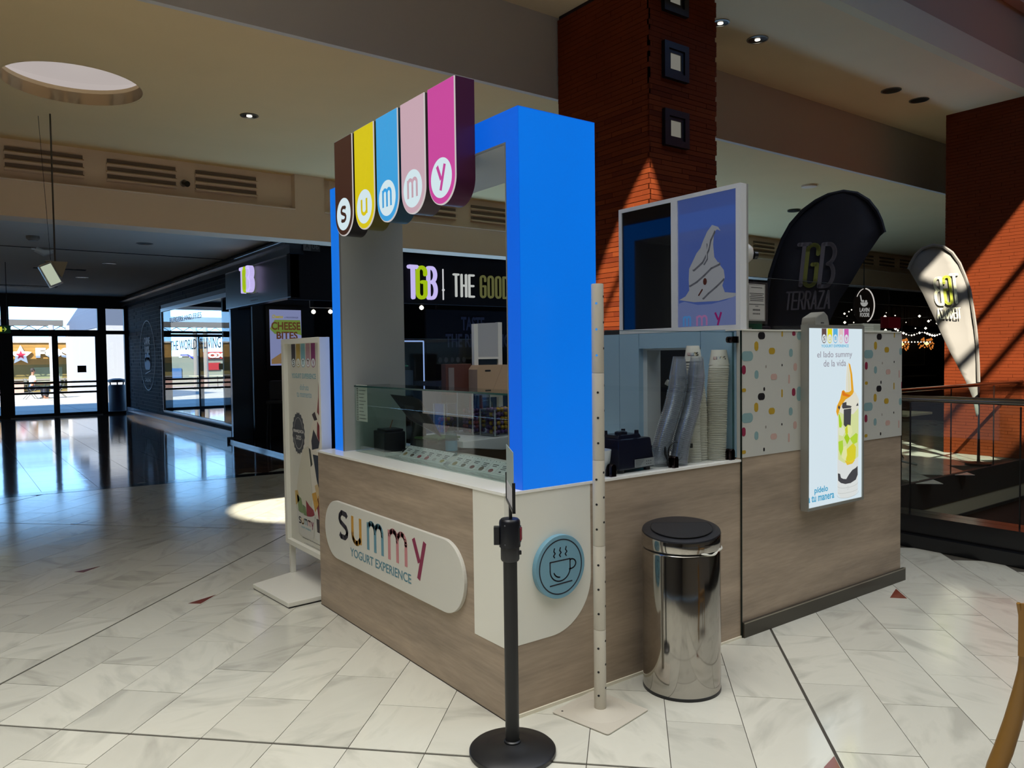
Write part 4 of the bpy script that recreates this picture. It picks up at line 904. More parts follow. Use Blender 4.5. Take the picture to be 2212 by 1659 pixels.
# back display on the rear of the kiosk: white stand, wooden box, cardboard box
t = thing('white_display_stand', 'white upright stand with a blank panel and dark shelf', 'stand', (1.14, 1.90, .992))
MB().box(-.02, .015, 0, .03, -.02, .815).build('post', white, t); MB().box(.19, .225, 0, .03, -.02, .83).build('post', white, t)
MB().prism([(.015, .58), (.19, .58), (.19, .828), (.015, .818)], .004, .024).build('blank_panel', mat('stand_panel', (176, 178, 178), .5), t); MB().box(.015, .19, .0, .03, .565, .58).box(.015, .19, 0, .03, .29, .33).build('shelf', white, t)
MB().box(.02, .185, .01, .02, .36, .565).build('dark_panel', mat('dark_screen', (6, 7, 16), .04), t)
t = thing('cardboard_carrier', 'folded cardboard carrier box with a hand slot on the white stand', 'box', (1.20, 1.84, 1.33), 0)
MB().prism([(-.11, .0), (.36, -.01), (.36, .07), (.22, .16), (.15, .185), (-.085, .185), (-.11, .155)], -.02, .10).build('body', mat('cardboard', (176, 148, 116), .8), t)
MB().stroke([(.02, .0), (.11, .185)], .002, -.0206, -.02, False).build('fold_line', mat('cardboard_fold', (150, 122, 94), .8), t); MB().prism(pill(-.02, .145, .05, .012), -.0208, -.02).build('hand_slot', blackm, t)
t = thing('wooden_box', 'reddish wooden box with a narrow photo panel', 'box', (1.03, 1.93, 1.30), 0)
MB().box(-.13, .085, 0, .06, .01, .225).build('body', mat('mahogany', (96, 56, 46), .5, var=.2, vscale=5, stretch=(8, 8, 1)), t, bevel=.003); MB().prism([(-.108, .045), (-.062, .045), (-.062, .20), (-.108, .20)], -.002, 0).build('photo_panel', mat('photo_pale', (130, 120, 116), .5), t)
MB().box(-.13, .085, 0, .06, -.30, .01).build('pedestal', mat('pedestal_dark', (40, 36, 40), .6), t)

# on top of the side block
t = thing('block_top_glass', 'tall clear glass screen standing on top of the confetti block', 'glass screen', (1.68, .06, 1.707))
MB().box(0, 1.62, 0, .006, 0, .30).build('pane', glassmat('top_glass', (.93, .93, .93)), t); MB().box(0, 1.62, -.0005, .0065, .2985, .301).build('polished_edge', mat('edge_pale', (70, 74, 78), .2), t)
t = thing('notice_holder', 'white printed notice in a clear holder on the confetti block', 'notice', (1.70, .03, 1.745))
MB().box(0, .195, .002, .006, -.005, .23).build('holder', glassmat('holder_acrylic', (.8, .8, .8), .1, 1, .12, (120, 110, 110)), t); MB().box(.014, .168, 0, .002, .012, .218).build('sheet', mat('notice_paper', (168, 166, 160), .7), t)
b = MB()
for i, (w, z) in enumerate(((.05, .198), (.065, .165), (.055, .155), (.065, .145), (.06, .135), (.06, .125), (.068, .104), (.014, .094))): b.box(.091-w, .091+w, -.0006, 0, z-.0016, z+.0016)
for i in range(9): b.box(.056+.0075*i, .061+.0075*i, -.0006, 0, .068, .078).box(.056+.0075*i, .060+.0075*i, -.0006, 0, .047, .056)
for q in ((.018, .1642, .016, .0172), (.018, .1642, .2128, .214)): b.box(q[0], q[1], -.0006, 0, q[2], q[3])
b.box(.018, .0192, -.0006, 0, .016, .214).box(.163, .1642, -.0006, 0, .016, .214); b.build('print', mat('print_dark', (60, 60, 62), .7), t)
t = thing('green_crate', 'low green plastic crate behind the notice', 'crate', (1.70, .10, 1.707))
MB().box(0, .24, 0, .2, 0, .062).build('body', mat('crate_green', (20, 96, 66), .4), t, bevel=.004); MB().box(-.01, .1, -.03, -.005, 0, .012).build('paper_edge', pw, t)
t = thing('paper_towel_cap', 'white faceted plastic cover with a small logo above the light box', 'cover', (2.56, .14, 1.707))
MB().prism([(-.085, 0), (.075, 0), (.078, .05), (.060, .10), (.022, .125), (.0, .115), (-.07, .088), (-.078, .06)], -.04, .06).build('shell', mat('cover_white', (190, 190, 180), .45), t, bevel=.008); MB().box(-.10, .10, -.05, .07, 0, .012).build('base', white, t); MB().box(-.02, .015, -.0415, -.0405, .05, .056).build('print', mat('print_grey', (70, 70, 76), .6), t); MB().box(.060, .068, -.0415, -.0405, .012, .03).build('switch', blackm, t)
t = thing('stacked_lids', 'stack of pale flat plastic lids at the right end of the block', 'lid stack', (3.06, .06, 1.707))
for i in range(3): MB().prism(rrect(-.105, .105, .018*i, .018*i+.017, .006), -.01, .10).build('lid', mat('lid_pale', (186, 190, 176), .4), t)
MB().box(.02, .10, -.0105, -.01, .004, .045).build('lid_mark', mat('lid_mark', (160, 165, 150), .4), t)
tag(MB().box(2.93, 3.27, .03, .2, 1.7075, 1.716).build('plastic_sheet', mat('lid_pale', (186, 190, 176), .4)), 'thin pale plastic sheet under the lids on the block', 'sheet')
t = thing('dome_camera', 'white dome security camera behind the right edge of the screen frame', 'camera', (1.76, .1, 2.14)); MB().lathe([(.0, .06), (.03, .055), (.055, .03), (.06, 0), (.055, -.03), (.03, -.055), (.001, -.06)], n=24, caps=False).build('shell', mat('cam_white', (205, 205, 200), .3), t, smooth=True); MB().lathe([(.022, -.0), (.022, .02)], n=16).build('lens', blackm, t, xf=Matrix.Translation((.05, -.035, -.01)) @ Matrix.Rotation(PI/2, 4, 'Y') @ Matrix.Rotation(.4, 4, 'X'))
MB().box(-.09, -.05, -.02, .02, -.02, .02).build('arm', white, t)
# poster on the far end of the block, seen only as a reflection in the railing glass
t = thing('end_light_box', 'lit yogurt cup poster on the block end, mirrored in the railing glass', 'light box', (3.347, .55, .75), PI/2)
MB().box(-.30, .52, -.04, 0, 0, .95).build('box', alu, t); MB().box(-.28, .50, -.042, -.04, .02, .93).build('lit_panel', emat('end_light', (150, 160, 180), .6), t)
b = MB()
for ch, x, w, col in (('s', -.17, .07, P_BLK), ('u', -.05, .07, P_OCH), ('m', .07, .1, P_TEAL), ('m', .21, .1, P_ROSE), ('y', .35, .07, P_RED)):
    b = MB(); strokes(b, ch, x, .52, w, .09, .02, -.0432, -.0425, False); b.build('poster_letter', emat('el_%d' % col[0], col, .6), t)
art_ = MB().prism([(-.28, .93), (-.28, .86)]+arc(.11, .86, .39, .12, 180, 360, 14)+[(.5, .93)], -.0432, -.0425).build('poster_fruit', emat('el_fruit', (150, 110, 50), .5), t)
# ================================================================== FREE STANDING THINGS
# steel bin
t = thing('waste_bin', 'polished steel waste bin with a domed black lid', 'bin', (.871, -.215, 0))
st = mat('mirror_steel', (176, 172, 166), .09, 1, bump=.25, bscale=2.2, stretch=(1, 1, .35))
MB().lathe([(.180, .006), (.181, .02), (.181, .655), (.178, .662), (.176, .664)], n=64, caps=False).build('body', st, t, smooth=True)
MB().lathe([(.182, 0), (.182, .014), (.178, .016)], n=64).build('base_ring', blackm, t, smooth=True)
MB().lathe([(.176, .660), (.174, .674)], n=64, caps=False).build('seam_gap', blackm, t)
lm = Matrix.Shear('XY', 4, (0, 0))
def slantring(prof, a=.045):
    mb = MB(); mb.lathe(prof, n=64, caps=False); out = []
    dx, dy = .75, .66
    for x, y, z in mb.v:
        u = (x*dx+y*dy)/.18
        out.append((x, y, z+(a*(u+1)/2 if z > .70 else 0)))
    mb.v = out; return mb
slantring([(.1825, .674), (.1835, .68), (.1835, .718), (.182, .722)]).build('lid_ring', st, t, smooth=True)
lidm = mat('bin_lid', (26, 27, 31), .38)
slantring([(.182, .722), (.180, .728), (.165, .733), (.145, .737), (.001, .739)]).build('lid', lidm, t, smooth=True)
fl = MB(); pr = arc(0, -.012, .142, .142, -205, 25, 30)
pts = [(x, y) for x, y in pr]
fl.zprism(pts, .0, .003); 
out = []
rot = -.72
for x, y, z in fl.v:
    X = x*math.cos(rot)-y*math.sin(rot); Y = x*math.sin(rot)+y*math.cos(rot); u = (X*.75+Y*.66)/.18; out.append((X, Y, .7385+z+.045*(u+1)/2))
fl.v = out; fl.build('flap', mat('bin_flap', (22, 23, 26), .45), t)
gr_ = MB(); ring_pts = [(x*1.0, y*1.0) for x, y in pts]+[pts[0]]
rp = []
for x, y in ring_pts:
    X = x*math.cos(rot)-y*math.sin(rot); Y = x*math.sin(rot)+y*math.cos(rot); u = (X*.75+Y*.66)/.18; rp.append((X, Y, .741+.045*(u+1)/2))
gr_.tube(rp, .0022, 6).build('flap_groove', mat('gap_black', (3, 3, 4), .6), t)
bgp = [(.184*math.cos(a), .184*math.sin(a), .668+.006*math.sin(9*a)+.012*max(0, math.sin((a+1.3)*1.2))) for a in [math.radians(-110+5*i) for i in range(22)]]
MB().tube(bgp, [.002+.004*abs(math.sin(i*.9)) for i in range(22)], 6).build('bag_edge', mat('bag_white', (210, 210, 200), .5), t)
MB().box(-.012, .012, -.004, .004, 0, .001).build('lid_mark', mat('lid_mark_grey', (110, 112, 112), .5), t, xf=Matrix.Translation((-.045, .085, .764)) @ Matrix.Rotation(.3, 4, 'Z'))

# perforated white pole
t = thing('perforated_pole', 'tall cream plastic pole with rows of small holes on a square base', 'pole', (.380, -.178, 0))
pv = mat('cream_pvc', (190, 184, 170), .45)
bm_ = MB(); bm_.zprism(rrect(-.152, .152, -.152, .152, .012), .002, .006); bm_.build('base_plate', pv, t, xf=Matrix.Rotation(math.radians(10.5), 4, 'Z'))
MB().lathe([(.115, .006), (.09, .012), (.04, .018), (.03, .022)], n=40).build('base_dish', pv, t, smooth=True)
MB().lathe([(.005, .006), (.005, .0066)], n=10).build('screw_hole', blackm, t, xf=Matrix.Translation((-.135, .1, 0)))
zs = [.012, .372, .742, 1.118, 1.497, 1.883]
tw = [.0, .15, -.2, .35, .1]
for i in range(5):
    s_ = MB().lathe([(.0262, zs[i]+.001), (.0268, zs[i]+.003), (.0268, zs[i+1]-.003), (.0258, zs[i+1])], n=32); s_.build('tube_segment', pv, t, smooth=True)
hole = mat('hole_dark', (10, 10, 12), .7)
view_a = math.atan2(CAM.y+.172, CAM.x-.384)
hp = None
for i in range(5):
    seg = zs[i+1]-zs[i]
    for off in ((-.25+tw[i]*.6), (1.15+tw[i])):
        for j in range(3):
            z = zs[i]+seg*(.2+.29*j)+(.03 if off > .5 else 0)
            a = view_a+off
            m_ = Matrix.Translation((.0268*math.cos(a), .0268*math.sin(a), z)) @ Matrix.Rotation(a, 4, 'Z') @ Matrix.Rotation(PI/2, 4, 'Y')
            o = MB().lathe([(.0052, -.002), (.0052, .0006)], n=12).build('hole', hole if i < 4 or off > .5 else emat('hole_arch_glow', (60, 150, 235), .8), t, xf=m_) if hp is None or i == 4 else hp.copy()  # top holes glow blue in place of the arch light behind them
            if hp is None: hp = o; o.matrix_local = Matrix()
            elif i < 4:
                COL.objects.link(o); o.matrix_local = m_ @ HM.inverted()
            if o is hp: HM = m_
t.rotation_euler = (0, .0022, 0)

# rope barrier post with sign
t = thing('barrier_post', 'black retractable belt barrier post holding a small sign', 'barrier', (-.134, -.222, 0))
pb = mat('powder_black', (16, 17, 20), .42)
MB().lathe([(.170, .0), (.172, .004), (.172, .018), (.166, .024), (.10, .034), (.05, .040), (.036, .046)], n=64).build('base', pb, t, smooth=True)
MB().lathe([(.0275, .04), (.0275, .80)], n=32).build('post', pb, t, smooth=True)
MB().lathe([(.034, .772), (.037, .778), (.037, .825), (.042, .828), (.042, .925), (.040, .932), (.034, .938), (.001, .939)], n=32).build('head', mat('head_black', (14, 16, 24), .35), t, smooth=True)
MB().lathe([(.0275, .036), (.034, .040), (.034, .052), (.029, .056)], n=32, caps=False).build('collar', pb, t, smooth=True)
va = YAW
def hb(w, d, h, off, z, m, nm, ang): 
    MB().box(-w/2, w/2, -d/2, d/2, -h/2, h/2).build(nm, m, t, bevel=.002, xf=Matrix.Rotation(ang, 4, 'Z') @ Matrix.Translation((off, 0, z)))
hb(.022, .034, .070, .052, .872, mat('head_black', (14, 16, 24), .35), 'belt_slot', va+PI/2)
hb(.010, .030, .050, .042, .878, mat('belt_red', (120, 14, 34), .6), 'belt_end', va-PI/2+.18-.35); hb(.012, .036, .066, .037, .876, mat('head_black', (14, 16, 24), .35), 'belt_slot', va-PI/2-.18)
hb(.012, .014, .016, .040, .80, blackm, 'locking_clip', va-PI/2+.3)
for z in (.917, .842): hb(.002, .006, .006, .0425, z, mat('rivet', (90, 92, 98), .4), 'rivet', va+PI-.45)
# sign in its holder: nearly edge-on
vx, vy = (-.057+.201), (-.10+.342); L_ = math.hypot(vx, vy); an = math.atan2(vy, vx)
sg = Matrix.Translation((-.201+.134, -.342+.222, 0)) @ Matrix.Rotation(an, 4, 'Z')
MB().box(0, L_, -.001, .001, .995, 1.215).build('sign_card', mat('sign_greygreen', (150, 166, 162), .5), t, xf=sg)
MB().box(.01, L_-.01, .001, .0016, .995, 1.07).build('sign_white_field', mat('sign_white', (196, 196, 204), .5), t, xf=sg)
MB().box(-.004, L_+.004, -.005, .005, .985, .995).box(-.004, .002, -.006, .006, .985, 1.10).box(L_-.002, L_+.004, -.005, .005, .985, 1.10).build('sign_holder', blackm, t, xf=sg)
MB().box(L_/2-.012, L_/2+.012, -.006, .006, .935, .99).build('sign_stem', blackm, t, xf=sg)

# mustard chair cut by the right edge
t = thing('wooden_chair', 'mustard brown chair cut off by the bottom right edge', 'chair', (0, 0, 0))
mus = mat('mustard_wood', (130, 92, 30), .35)
def cam_pt(px, py, d):
    q = fwd+rgt*(px-1106)/FPX-upv*(py-829.5)/FPX
    return CAM+q*d
P0 = Vector((.585, -1.80, 0))
legp = [Vector(q) for q in ((.822, -1.652, .77), (.846, -1.66, .697), (.859, -1.661, .619), (.866, -1.657, .54), (.872, -1.641, .457), (.872, -1.622, .363), (.862, -1.599, .262), (.850, -1.582, .198), (.817, -1.545, .0))]
lr = [.006, .012, .017, .021, .024, .027, .029, .029, .022]
A = fwd.copy(); A.z = 0; A.normalize(); B = rgt.copy(); B.z = 0; B.normalize()
MB().tube(legp, lr, 14).build('rear_leg', mus, t, smooth=True)
off = B*.20-A*.36
MB().tube([p+off for p in legp], lr, 14).build('rear_leg', mus, t, smooth=True)
f1 = legp[-1]+B*.42+A*.2; f1.z = 0; f2 = f1+off
for f in (f1, f2): MB().tube([f, f+Vector((-.02, 0, .43))], [.014, .02], 12).build('front_leg', mus, t, smooth=True)
L4 = legp[4]
q = [L4+B*.01, L4+off+B*.01, L4+off+B*.42+A*.2, L4+B*.42+A*.2]
MB().zprism([(p.x, p.y) for p in q], .41, .44).build('seat', mus, t, bevel=.008)
MB().tube([legp[5], f1+Vector((0, 0, .36))], .014, 10).tube([legp[5]+off, f2+Vector((0, 0, .36))], .014, 10).build('stretcher', mus, t, smooth=True)
vs = []; fs = []
for i in range(11):
    p = legp[0]+off*i/10-B*.0+B*(.05*math.sin(PI*i/10))
    for dz, dd in ((-.17, 0), (0, 0), (0, .016), (-.17, .016)): vs.append((p.x+B.x*dd, p.y+B.y*dd, p.z+dz))
for i in range(10):
    for j in range(4): a = i*4+j; b2 = i*4+(j+1) % 4; fs.append((a, b2, b2+4, a+4))
fs += [(3, 2, 1, 0), (40, 41, 42, 43)]
MB().add(vs, fs).build('backrest', mus, t, smooth=True)

# ------------------------------------------------------------------ stair well, railings
blk = mat('black_granite', (20, 22, 26), .22, var=.3, vscale=10)
dkm = mat('dark_fascia', (34, 34, 32), .5)
struct('wall_well', MB().box(4.62, 31, 1.88, 2.1, -4, -.51).box(4.3, 4.6, -10, 1.9, -4, -.3).box(4.6, 31, -10, -9.8, -4, 0), mat('well_wall', (74, 36, 24), .8))
struct('floor_lower', MB().box(4.3, 31, -10, 1.9, -4.2, -4), mat('lower_floor', (90, 84, 74), .3))
struct('trim_slab', MB().box(4.62, 31, 1.86, 1.9, -.52, -.34), mat('slab_cream', (168, 160, 130), .8))
struct('trim_slab_underside', MB().box(4.62, 31, 1.84, 1.9, -.56, -.52), blackm)
struct('trim_fascia', MB().box(4.62, 31, 1.85, 1.905, -.34, .005), dkm)
struct('trim_plinth', MB().prism([(4.30, 0), (4.62, 0), (4.62, .25), (4.36, .25), (4.36, .10), (4.30, .10)], -10, 1.85), blk)
steel = mat('rail_steel', (150, 146, 138), .16, 1)
t = thing('near_railing', 'steel handrail over glass panes on the black plinth at right', 'railing', (4.5, 0, .25))
MB().tube([(0, 1.83, .935), (0, -6, .935)], .026, 20).build('handrail', steel, t, smooth=True)
for a, b in ((1.83, 1.2), (1.19, .51), (.50, -.30), (-.31, -1.4), (-1.41, -3), (-3.01, -5)): MB().box(-.005, .005, b, a, 0, .91).build('glass_pane', glass, t)
for y in (1.195, .505, -.305, -1.405): MB().box(-.006, .006, y-.004, y+.004, 0, .90).build('pane_joint', mat('joint_dark', (14, 16, 16), .4), t)
t = thing('far_railing', 'far steel handrail with glass panes along the terrace edge', 'railing', (0, 1.90, 0))
MB().tube([(4.55, 0, 1.115), (16, 0, 1.115)], .024, 16).build('handrail', steel, t, smooth=True)
for i in range(9): MB().box(4.62+1.25*i, 5.86+1.25*i, -.005, .005, .01, 1.09).build('glass_pane', glass, t)
for i in range(1, 9): MB().box(4.612+1.25*i, 4.622+1.25*i, -.006, .006, 0, 1.09).build('pane_joint', MATS['joint_dark'], t)

# terrace tables, chairs behind the glass
cmt = mat('terrace_metal', (120, 118, 108), .35, .7); ctop = mat('terrace_top', (196, 190, 150), .5)
def cafe_chair(x, y, rz, lab):
    t = thing('terrace_chair', lab, 'chair', (x, y, 0), rz, 'folding chairs on the terrace')
    for s in (-1, 1):
        MB().tube([(s*.2, -.22, 0), (s*.2, .14, .5), (s*.2, .2, .84)], .011, 8).build('side_frame', cmt, t, smooth=True)
        MB().tube([(s*.18, .24, 0), (s*.18, -.18, .46)], .011, 8).build('leg', cmt, t, smooth=True)
    MB().tube([(-.2, .2, .84), (-.12, .21, .87), (.12, .21, .87), (.2, .2, .84)], .011, 8).build('top_rail', cmt, t, smooth=True)
    MB().prism(rrect(-.19, .19, .44, .46, .008), -.2, .18).build('seat', mat('chair_seat', (90, 88, 76), .5), t)
    MB().prism(rrect(-.18, .18, .62, .80, .02), .165, .18).build('backrest', mat('chair_seat', (90, 88, 76), .5), t)
    return t
def cafe_table(x, y, lab, c=ctop):
    t = thing('terrace_table', lab, 'table', (x, y, 0), 0, 'square tables on the terrace')
    MB().box(-.35, .35, -.35, .35, .71, .74).build('top', c, t, bevel=.004); MB().tube([(0, 0, .02), (0, 0, .71)], .025, 10).build('column', cmt, t)
    for a in range(4): MB().tube([(0, 0, .08), (.3*math.cos(a*PI/2+.78), .3*math.sin(a*PI/2+.78), .015)], .014, 6).build('foot', cmt, t)
cafe_table(7.2, 2.9, 'pale square terrace table just right of the kiosk corner, behind the glass'); cafe_table(9.2, 4.4, 'farther square terrace table behind the glass'); cafe_table(8.6, 2.75, 'square terrace table nearest the white feather flag')
for x, y, r, l in ((6.7, 2.5, .4, 'left'), (7.9, 2.6, -.9, 'middle'), (8.3, 3.6, 2.4, 'rear'), (9.3, 3.3, 1.3, 'right')):
    cafe_chair(x, y, r, 'metal folding chair on the terrace behind the glass, %s one' % l)
tag(MB().box(-.07, .07, -.02, .02, 0, .1).build('menu_block', mat('menu_white', (220, 220, 212), .5), None), 'small white menu block standing on a terrace table', 'menu').location = (8.65, 2.75, .74)
t = thing('table_menu', 'small menu holder with a burger picture on a terrace table', 'menu', (7.9, 2.62, .90)); MB().box(-.1, .1, -.02, .02, 0, .09).build('card', mat('menu_yellow', (214, 208, 150), .5), t); MB().disc(0, .05, .05, -.024, -.02, 16, .035).build('picture', mat('menu_orange', (170, 80, 50), .5), t)
MB().tube([(0, 0, -.9), (0, 0, 0)], .012, 8).lathe([(.12, -.9), (.12, -.885), (.02, -.87)], n=16).build('stand', cmt, t)

# ------------------------------------------------------------------ feather flags
def flag(name, loc, rz, outline, mm, edge, label, texts, mirror, pole, basez=0):
    t = thing(name, label, 'flag', loc, rz)
    # gently bowed cloth with thickness
    from mathutils import geometry as G
    tri = G.tessellate_polygon([[Vector((x, z, 0)) for x, z in outline]])
    bm = bmesh.new(); vv = [bm.verts.new((x, 0, z)) for x, z in outline]
    for a, b, c in tri: bm.faces.new((vv[a], vv[b], vv[c]))
    for _ in range(2): bmesh.ops.subdivide_edges(bm, edges=[e for e in bm.edges if e.calc_length() > .12], cuts=1, use_grid_fill=True)
    bmesh.ops.triangulate(bm, faces=bm.faces)
    for v in bm.verts: v.co.y = .012*math.sin(v.co.x*9+v.co.z*3)+.008*math.sin(v.co.z*7)
    me = D.meshes.new('cloth'); bm.to_mesh(me); bm.free(); me.materials.append(mm)
    o = D.objects.new('cloth', me); COL.objects.link(o); o.parent = t
    s_ = o.modifiers.new('s', 'SOLIDIFY'); s_.thickness = .004
    for p in me.polygons: p.use_smooth = True
    MB().tube([(x, 0, z) for x, z in pole], [.02]*(len(pole)//2)+[.012]*(len(pole)-len(pole)//2), 8).build('pole', blackm, t, smooth=True)
    MB().tube([(x, -.01, z) for x, z in edge], .022, 6).build('sleeve', mat(name+'_sleeve', (12, 14, 28) if 'dark' in name else (120, 116, 110), .7), t, smooth=True)
    for (word, x, z, w, h, sw, gap, colr) in texts:
        seq = word[::-1] if mirror else word
        for i, ch in enumerate(seq):
            b = MB(); strokes(b, ch, x+i*(w+gap), z, w, h, sw, -.0285, -.0265, True, mirror)
            # slant
            b.v = [(a+(zz-z)*(.10 if not mirror else -.10), yy, zz) for a, yy, zz in b.v]
            b.build('print_letter', colr[ch] if isinstance(colr, dict) else colr, t)
    MB().lathe([(.16, 0), (.16, .03), (.03, .05)], (pole[0][0], 0, 0), 24).build('base', blackm, t)
    return t
S_ = 1.15
def sc(pts): return [(round(x*S_, 3), round(1.5757+(z-1.5757)*S_, 3)) for x, z in pts]
bo = sc([(-.516, 2.188), (-.49, 2.344), (-.445, 2.49), (-.374, 2.685), (-.301, 2.818), (-.195, 2.938), (-.075, 3.022), (.036, 3.071), (.169, 3.091), (.285, 3.062), (.384, 2.986), (.453, 2.885), (.491, 2.791), (.518, 2.682), (.484, 2.651), (.386, 2.499), (.233, 2.223), (.14, 2.074), (.038, 1.839), (-.2, 1.35), (-.45, .8), (-.54, .8), (-.545, 1.3), (-.535, 1.8)])
dirb = Vector((math.cos(-1.01986), math.sin(-1.01986)))
flagm = mat('flag_dark', (34, 34, 44), .75, var=.12, vscale=2); la = mat('flag_letter_grey', (122, 116, 122), .8); lg = mat('flag_letter_olive', (138, 140, 66), .8)
T_ = lambda x, z: sc([(x, z)])[0]
tx = [('T',)+T_(-.262, 2.225)+(.10*S_, .39*S_, .043, 0, la), ('G',)+T_(-.178, 2.215)+(.095*S_, .39*S_, .043, 0, lg), ('B',)+T_(-.045, 2.205)+(.115*S_, .40*S_, .043, 0, la),
      ('TERRAZA',)+T_(-.35, 1.995)+(.042*S_, .165*S_, .019, .0165*S_, la)]
cx_, cy_ = CAM.x+9.2*(4.9122-CAM.x)/8, CAM.y+9.2*(1.5356-CAM.y)/8
flag('dark_feather_flag', (cx_, cy_, 0), -1.01986, bo, flagm, [p for p in bo[20:]]+bo[:14], 'large dark feather flag reading TGB TERRAZA behind the confetti block', tx, False, [(-.625, .03), (-.625, .7), (-.63, 1.2)]+[bo[0]])
wo_ = [(-.445, 2.733), (-.419, 2.813), (-.36, 2.928), (-.275, 3.01), (-.145, 3.047), (-.015, 3.012), (.087, 2.924), (.177, 2.772), (.241, 2.594), (.299, 2.402), (.338, 2.14), (.371, 1.893), (.391, 1.675), (.406, 1.386), (.414, 1.139), (.415, .70), (.39, .66), (.341, .935), (.303, 1.036), (.258, 1.153), (.162, 1.358), (.058, 1.579), (-.046, 1.832), (-.139, 2.071), (-.271, 2.388), (-.405, 2.648)]
wf = mat('flag_pale', (128, 124, 118), .7, var=.06, vscale=2); lw = mat('flag_letter_cream', (236, 236, 205), .7); lgn = mat('flag_letter_lime', (198, 206, 70), .7)
tx = [('B', -.098, 2.215, .082, .37, .034, 0, lw), ('G', .020, 2.222, .072, .375, .034, 0, lgn), ('T', .105, 2.235, .080, .385, .034, 0, lw), ('TERRAZA', -.078, 2.02, .030, .14, .013, .0115, lw)]
flag('pale_feather_flag', (9.3045, 2.413, 0), -1.14636, wo_, wf, wo_[:15], 'sunlit pale feather flag with mirrored TGB TERRAZA beside the right brick wall', tx, True, [(.42, .03), (.42, .6), (.416, 1.1)])

# ================================================================== PASSAGE DOORS (far wall)
fm = mat('dark_frame', (22, 24, 30), .45)
w = MB()
w.box(-9, -.44, 23, 23.15, 3.14, 3.6).box(-.44, 1.80, 23, 23.15, 3.14, 3.6).box(1.80, 25, 23, 23.15, 3.27, 3.6)
w.box(-.60, -.41, 23, 23.15, 0, 3.14).box(1.79, 2.01, 23, 23.15, 0, 3.27).box(2.50, 3.64, 23, 23.15, 0, 3.27).box(2.01, 2.5, 23, 23.15, 3.14, 3.27).box(2.01, 2.50, 23, 23.15, 2.38, 2.49).box(2.01, 2.50, 23, 23.15, 0, .075)
w.box(-.41, 1.79, 23, 23.15, 2.40, 2.50).box(-9, -2.9, 23, 23.15, 0, 3.2).box(-2.9, -.6, 23, 23.15, 2.4, 2.5).box(3.64, 5.7, 23, 23.15, 2.42, 2.48).box(5.7, 12, 23, 23.15, 0, 3.27)
struct('wall_far', w, fm)
dgl = glassmat('door_glass', (.97, .98, .98), 0, .6)
def leaf(par, x0, x1, n):
    L = thing('door', '', '') if False else None
    fr = MB()
    fr.box(x0, x0+.075, 0, .05, .0, 2.40).box(x1-.075, x1, 0, .05, 0, 2.40).box(x0+.075, x1-.075, 0, .05, 0, .10).box(x0+.075, x1-.075, 0, .05, 2.31, 2.40)
    o = fr.build('door_leaf', fm, par)
    for z in (.66, .82, .96): MB().box(x0+.075, x1-.075, -.02, .05, z, z+.055).build('push_bar', fm, o)
    MB().box(x0+.07, x1-.07, .02, .03, .1, 2.31).build('pane', dgl, o)
    MB().box(x0+.55, x0+.78, .015, .019, 1.26, 1.46).build('sticker', mat('dark_sticker', (40, 36, 40), .5), o) if n == 2 else None
for i, (x0, x1, lab) in enumerate(((-.41, .685, ''), (.685, 1.79, ''))):
    pass
dr = D.objects.new('door_1', None); COL.objects.link(dr); dr['kind'] = 'structure'; dr.location = (0, 23.02, 0); leaf(dr, -.41, .685, 1); leaf(dr, .685, 1.79, 2)
dr = D.objects.new('door_2', None); COL.objects.link(dr); dr['kind'] = 'structure'; dr.location = (0, 23.02, 0); leaf(dr, 3.66, 4.70, 1); leaf(dr, 4.70, 5.70, 2)
dr = D.objects.new('door_3', None); COL.objects.link(dr); dr['kind'] = 'structure'; dr.location = (0, 23.02, 0); leaf(dr, -1.72, -.60, 1); leaf(dr, -2.85, -1.72, 2)
wn = D.objects.new('window_1', None); COL.objects.link(wn); wn['kind'] = 'structure'; wn.location = (0, 23.05, 0)
MB().box(-.41, 1.79, 0, .01, 2.50, 3.14).build('pane', dgl, wn); MB().box(2.01, 2.50, 0, .01, .075, 2.38).build('pane', dgl, wn); MB().box(2.01, 2.5, 0, .01, 2.49, 3.14).build('pane', dgl, wn); MB().box(3.64, 5.7, 0, .01, 2.48, 3.27).build('pane', dgl, wn); MB().box(-2.9, -.6, 0, .01, 2.5, 3.2).build('pane', dgl, wn)
struct('trim_threshold', MB().box(-.45, 1.85, 22.9, 23.2, 0, .02), mat('threshold', (150, 150, 150), .3, .8))
t = thing('exit_sign', 'green and yellow hanging exit sign at the left picture edge', 'sign', (-1.05, 15.0, 2.14)); MB().box(-.25, .20, 0, .03, 0, .145).build('panel', mat('exit_green', (24, 58, 40), .5, emis=.15, ecol=(24, 70, 44)), t); MB().box(-.2, .06, -.003, 0, .03, .12).build('figure_field', emat('exit_yellow', (220, 210, 60), .9), t); MB().stroke([(.06, .075), (.13, .075), (.10, .11)], .012, -.003, 0).stroke([(.13, .075), (.10, .04)], .012, -.003, 0).build('arrow', emat('exit_arrow', (180, 215, 90), .7), t)
MB().tube([(-.2, .015, .145), (-.2, .015, 1.36)], .006, 6).tube([(.15, .015, .145), (.15, .015, 1.36)], .006, 6).build('hanger', blackm, t)

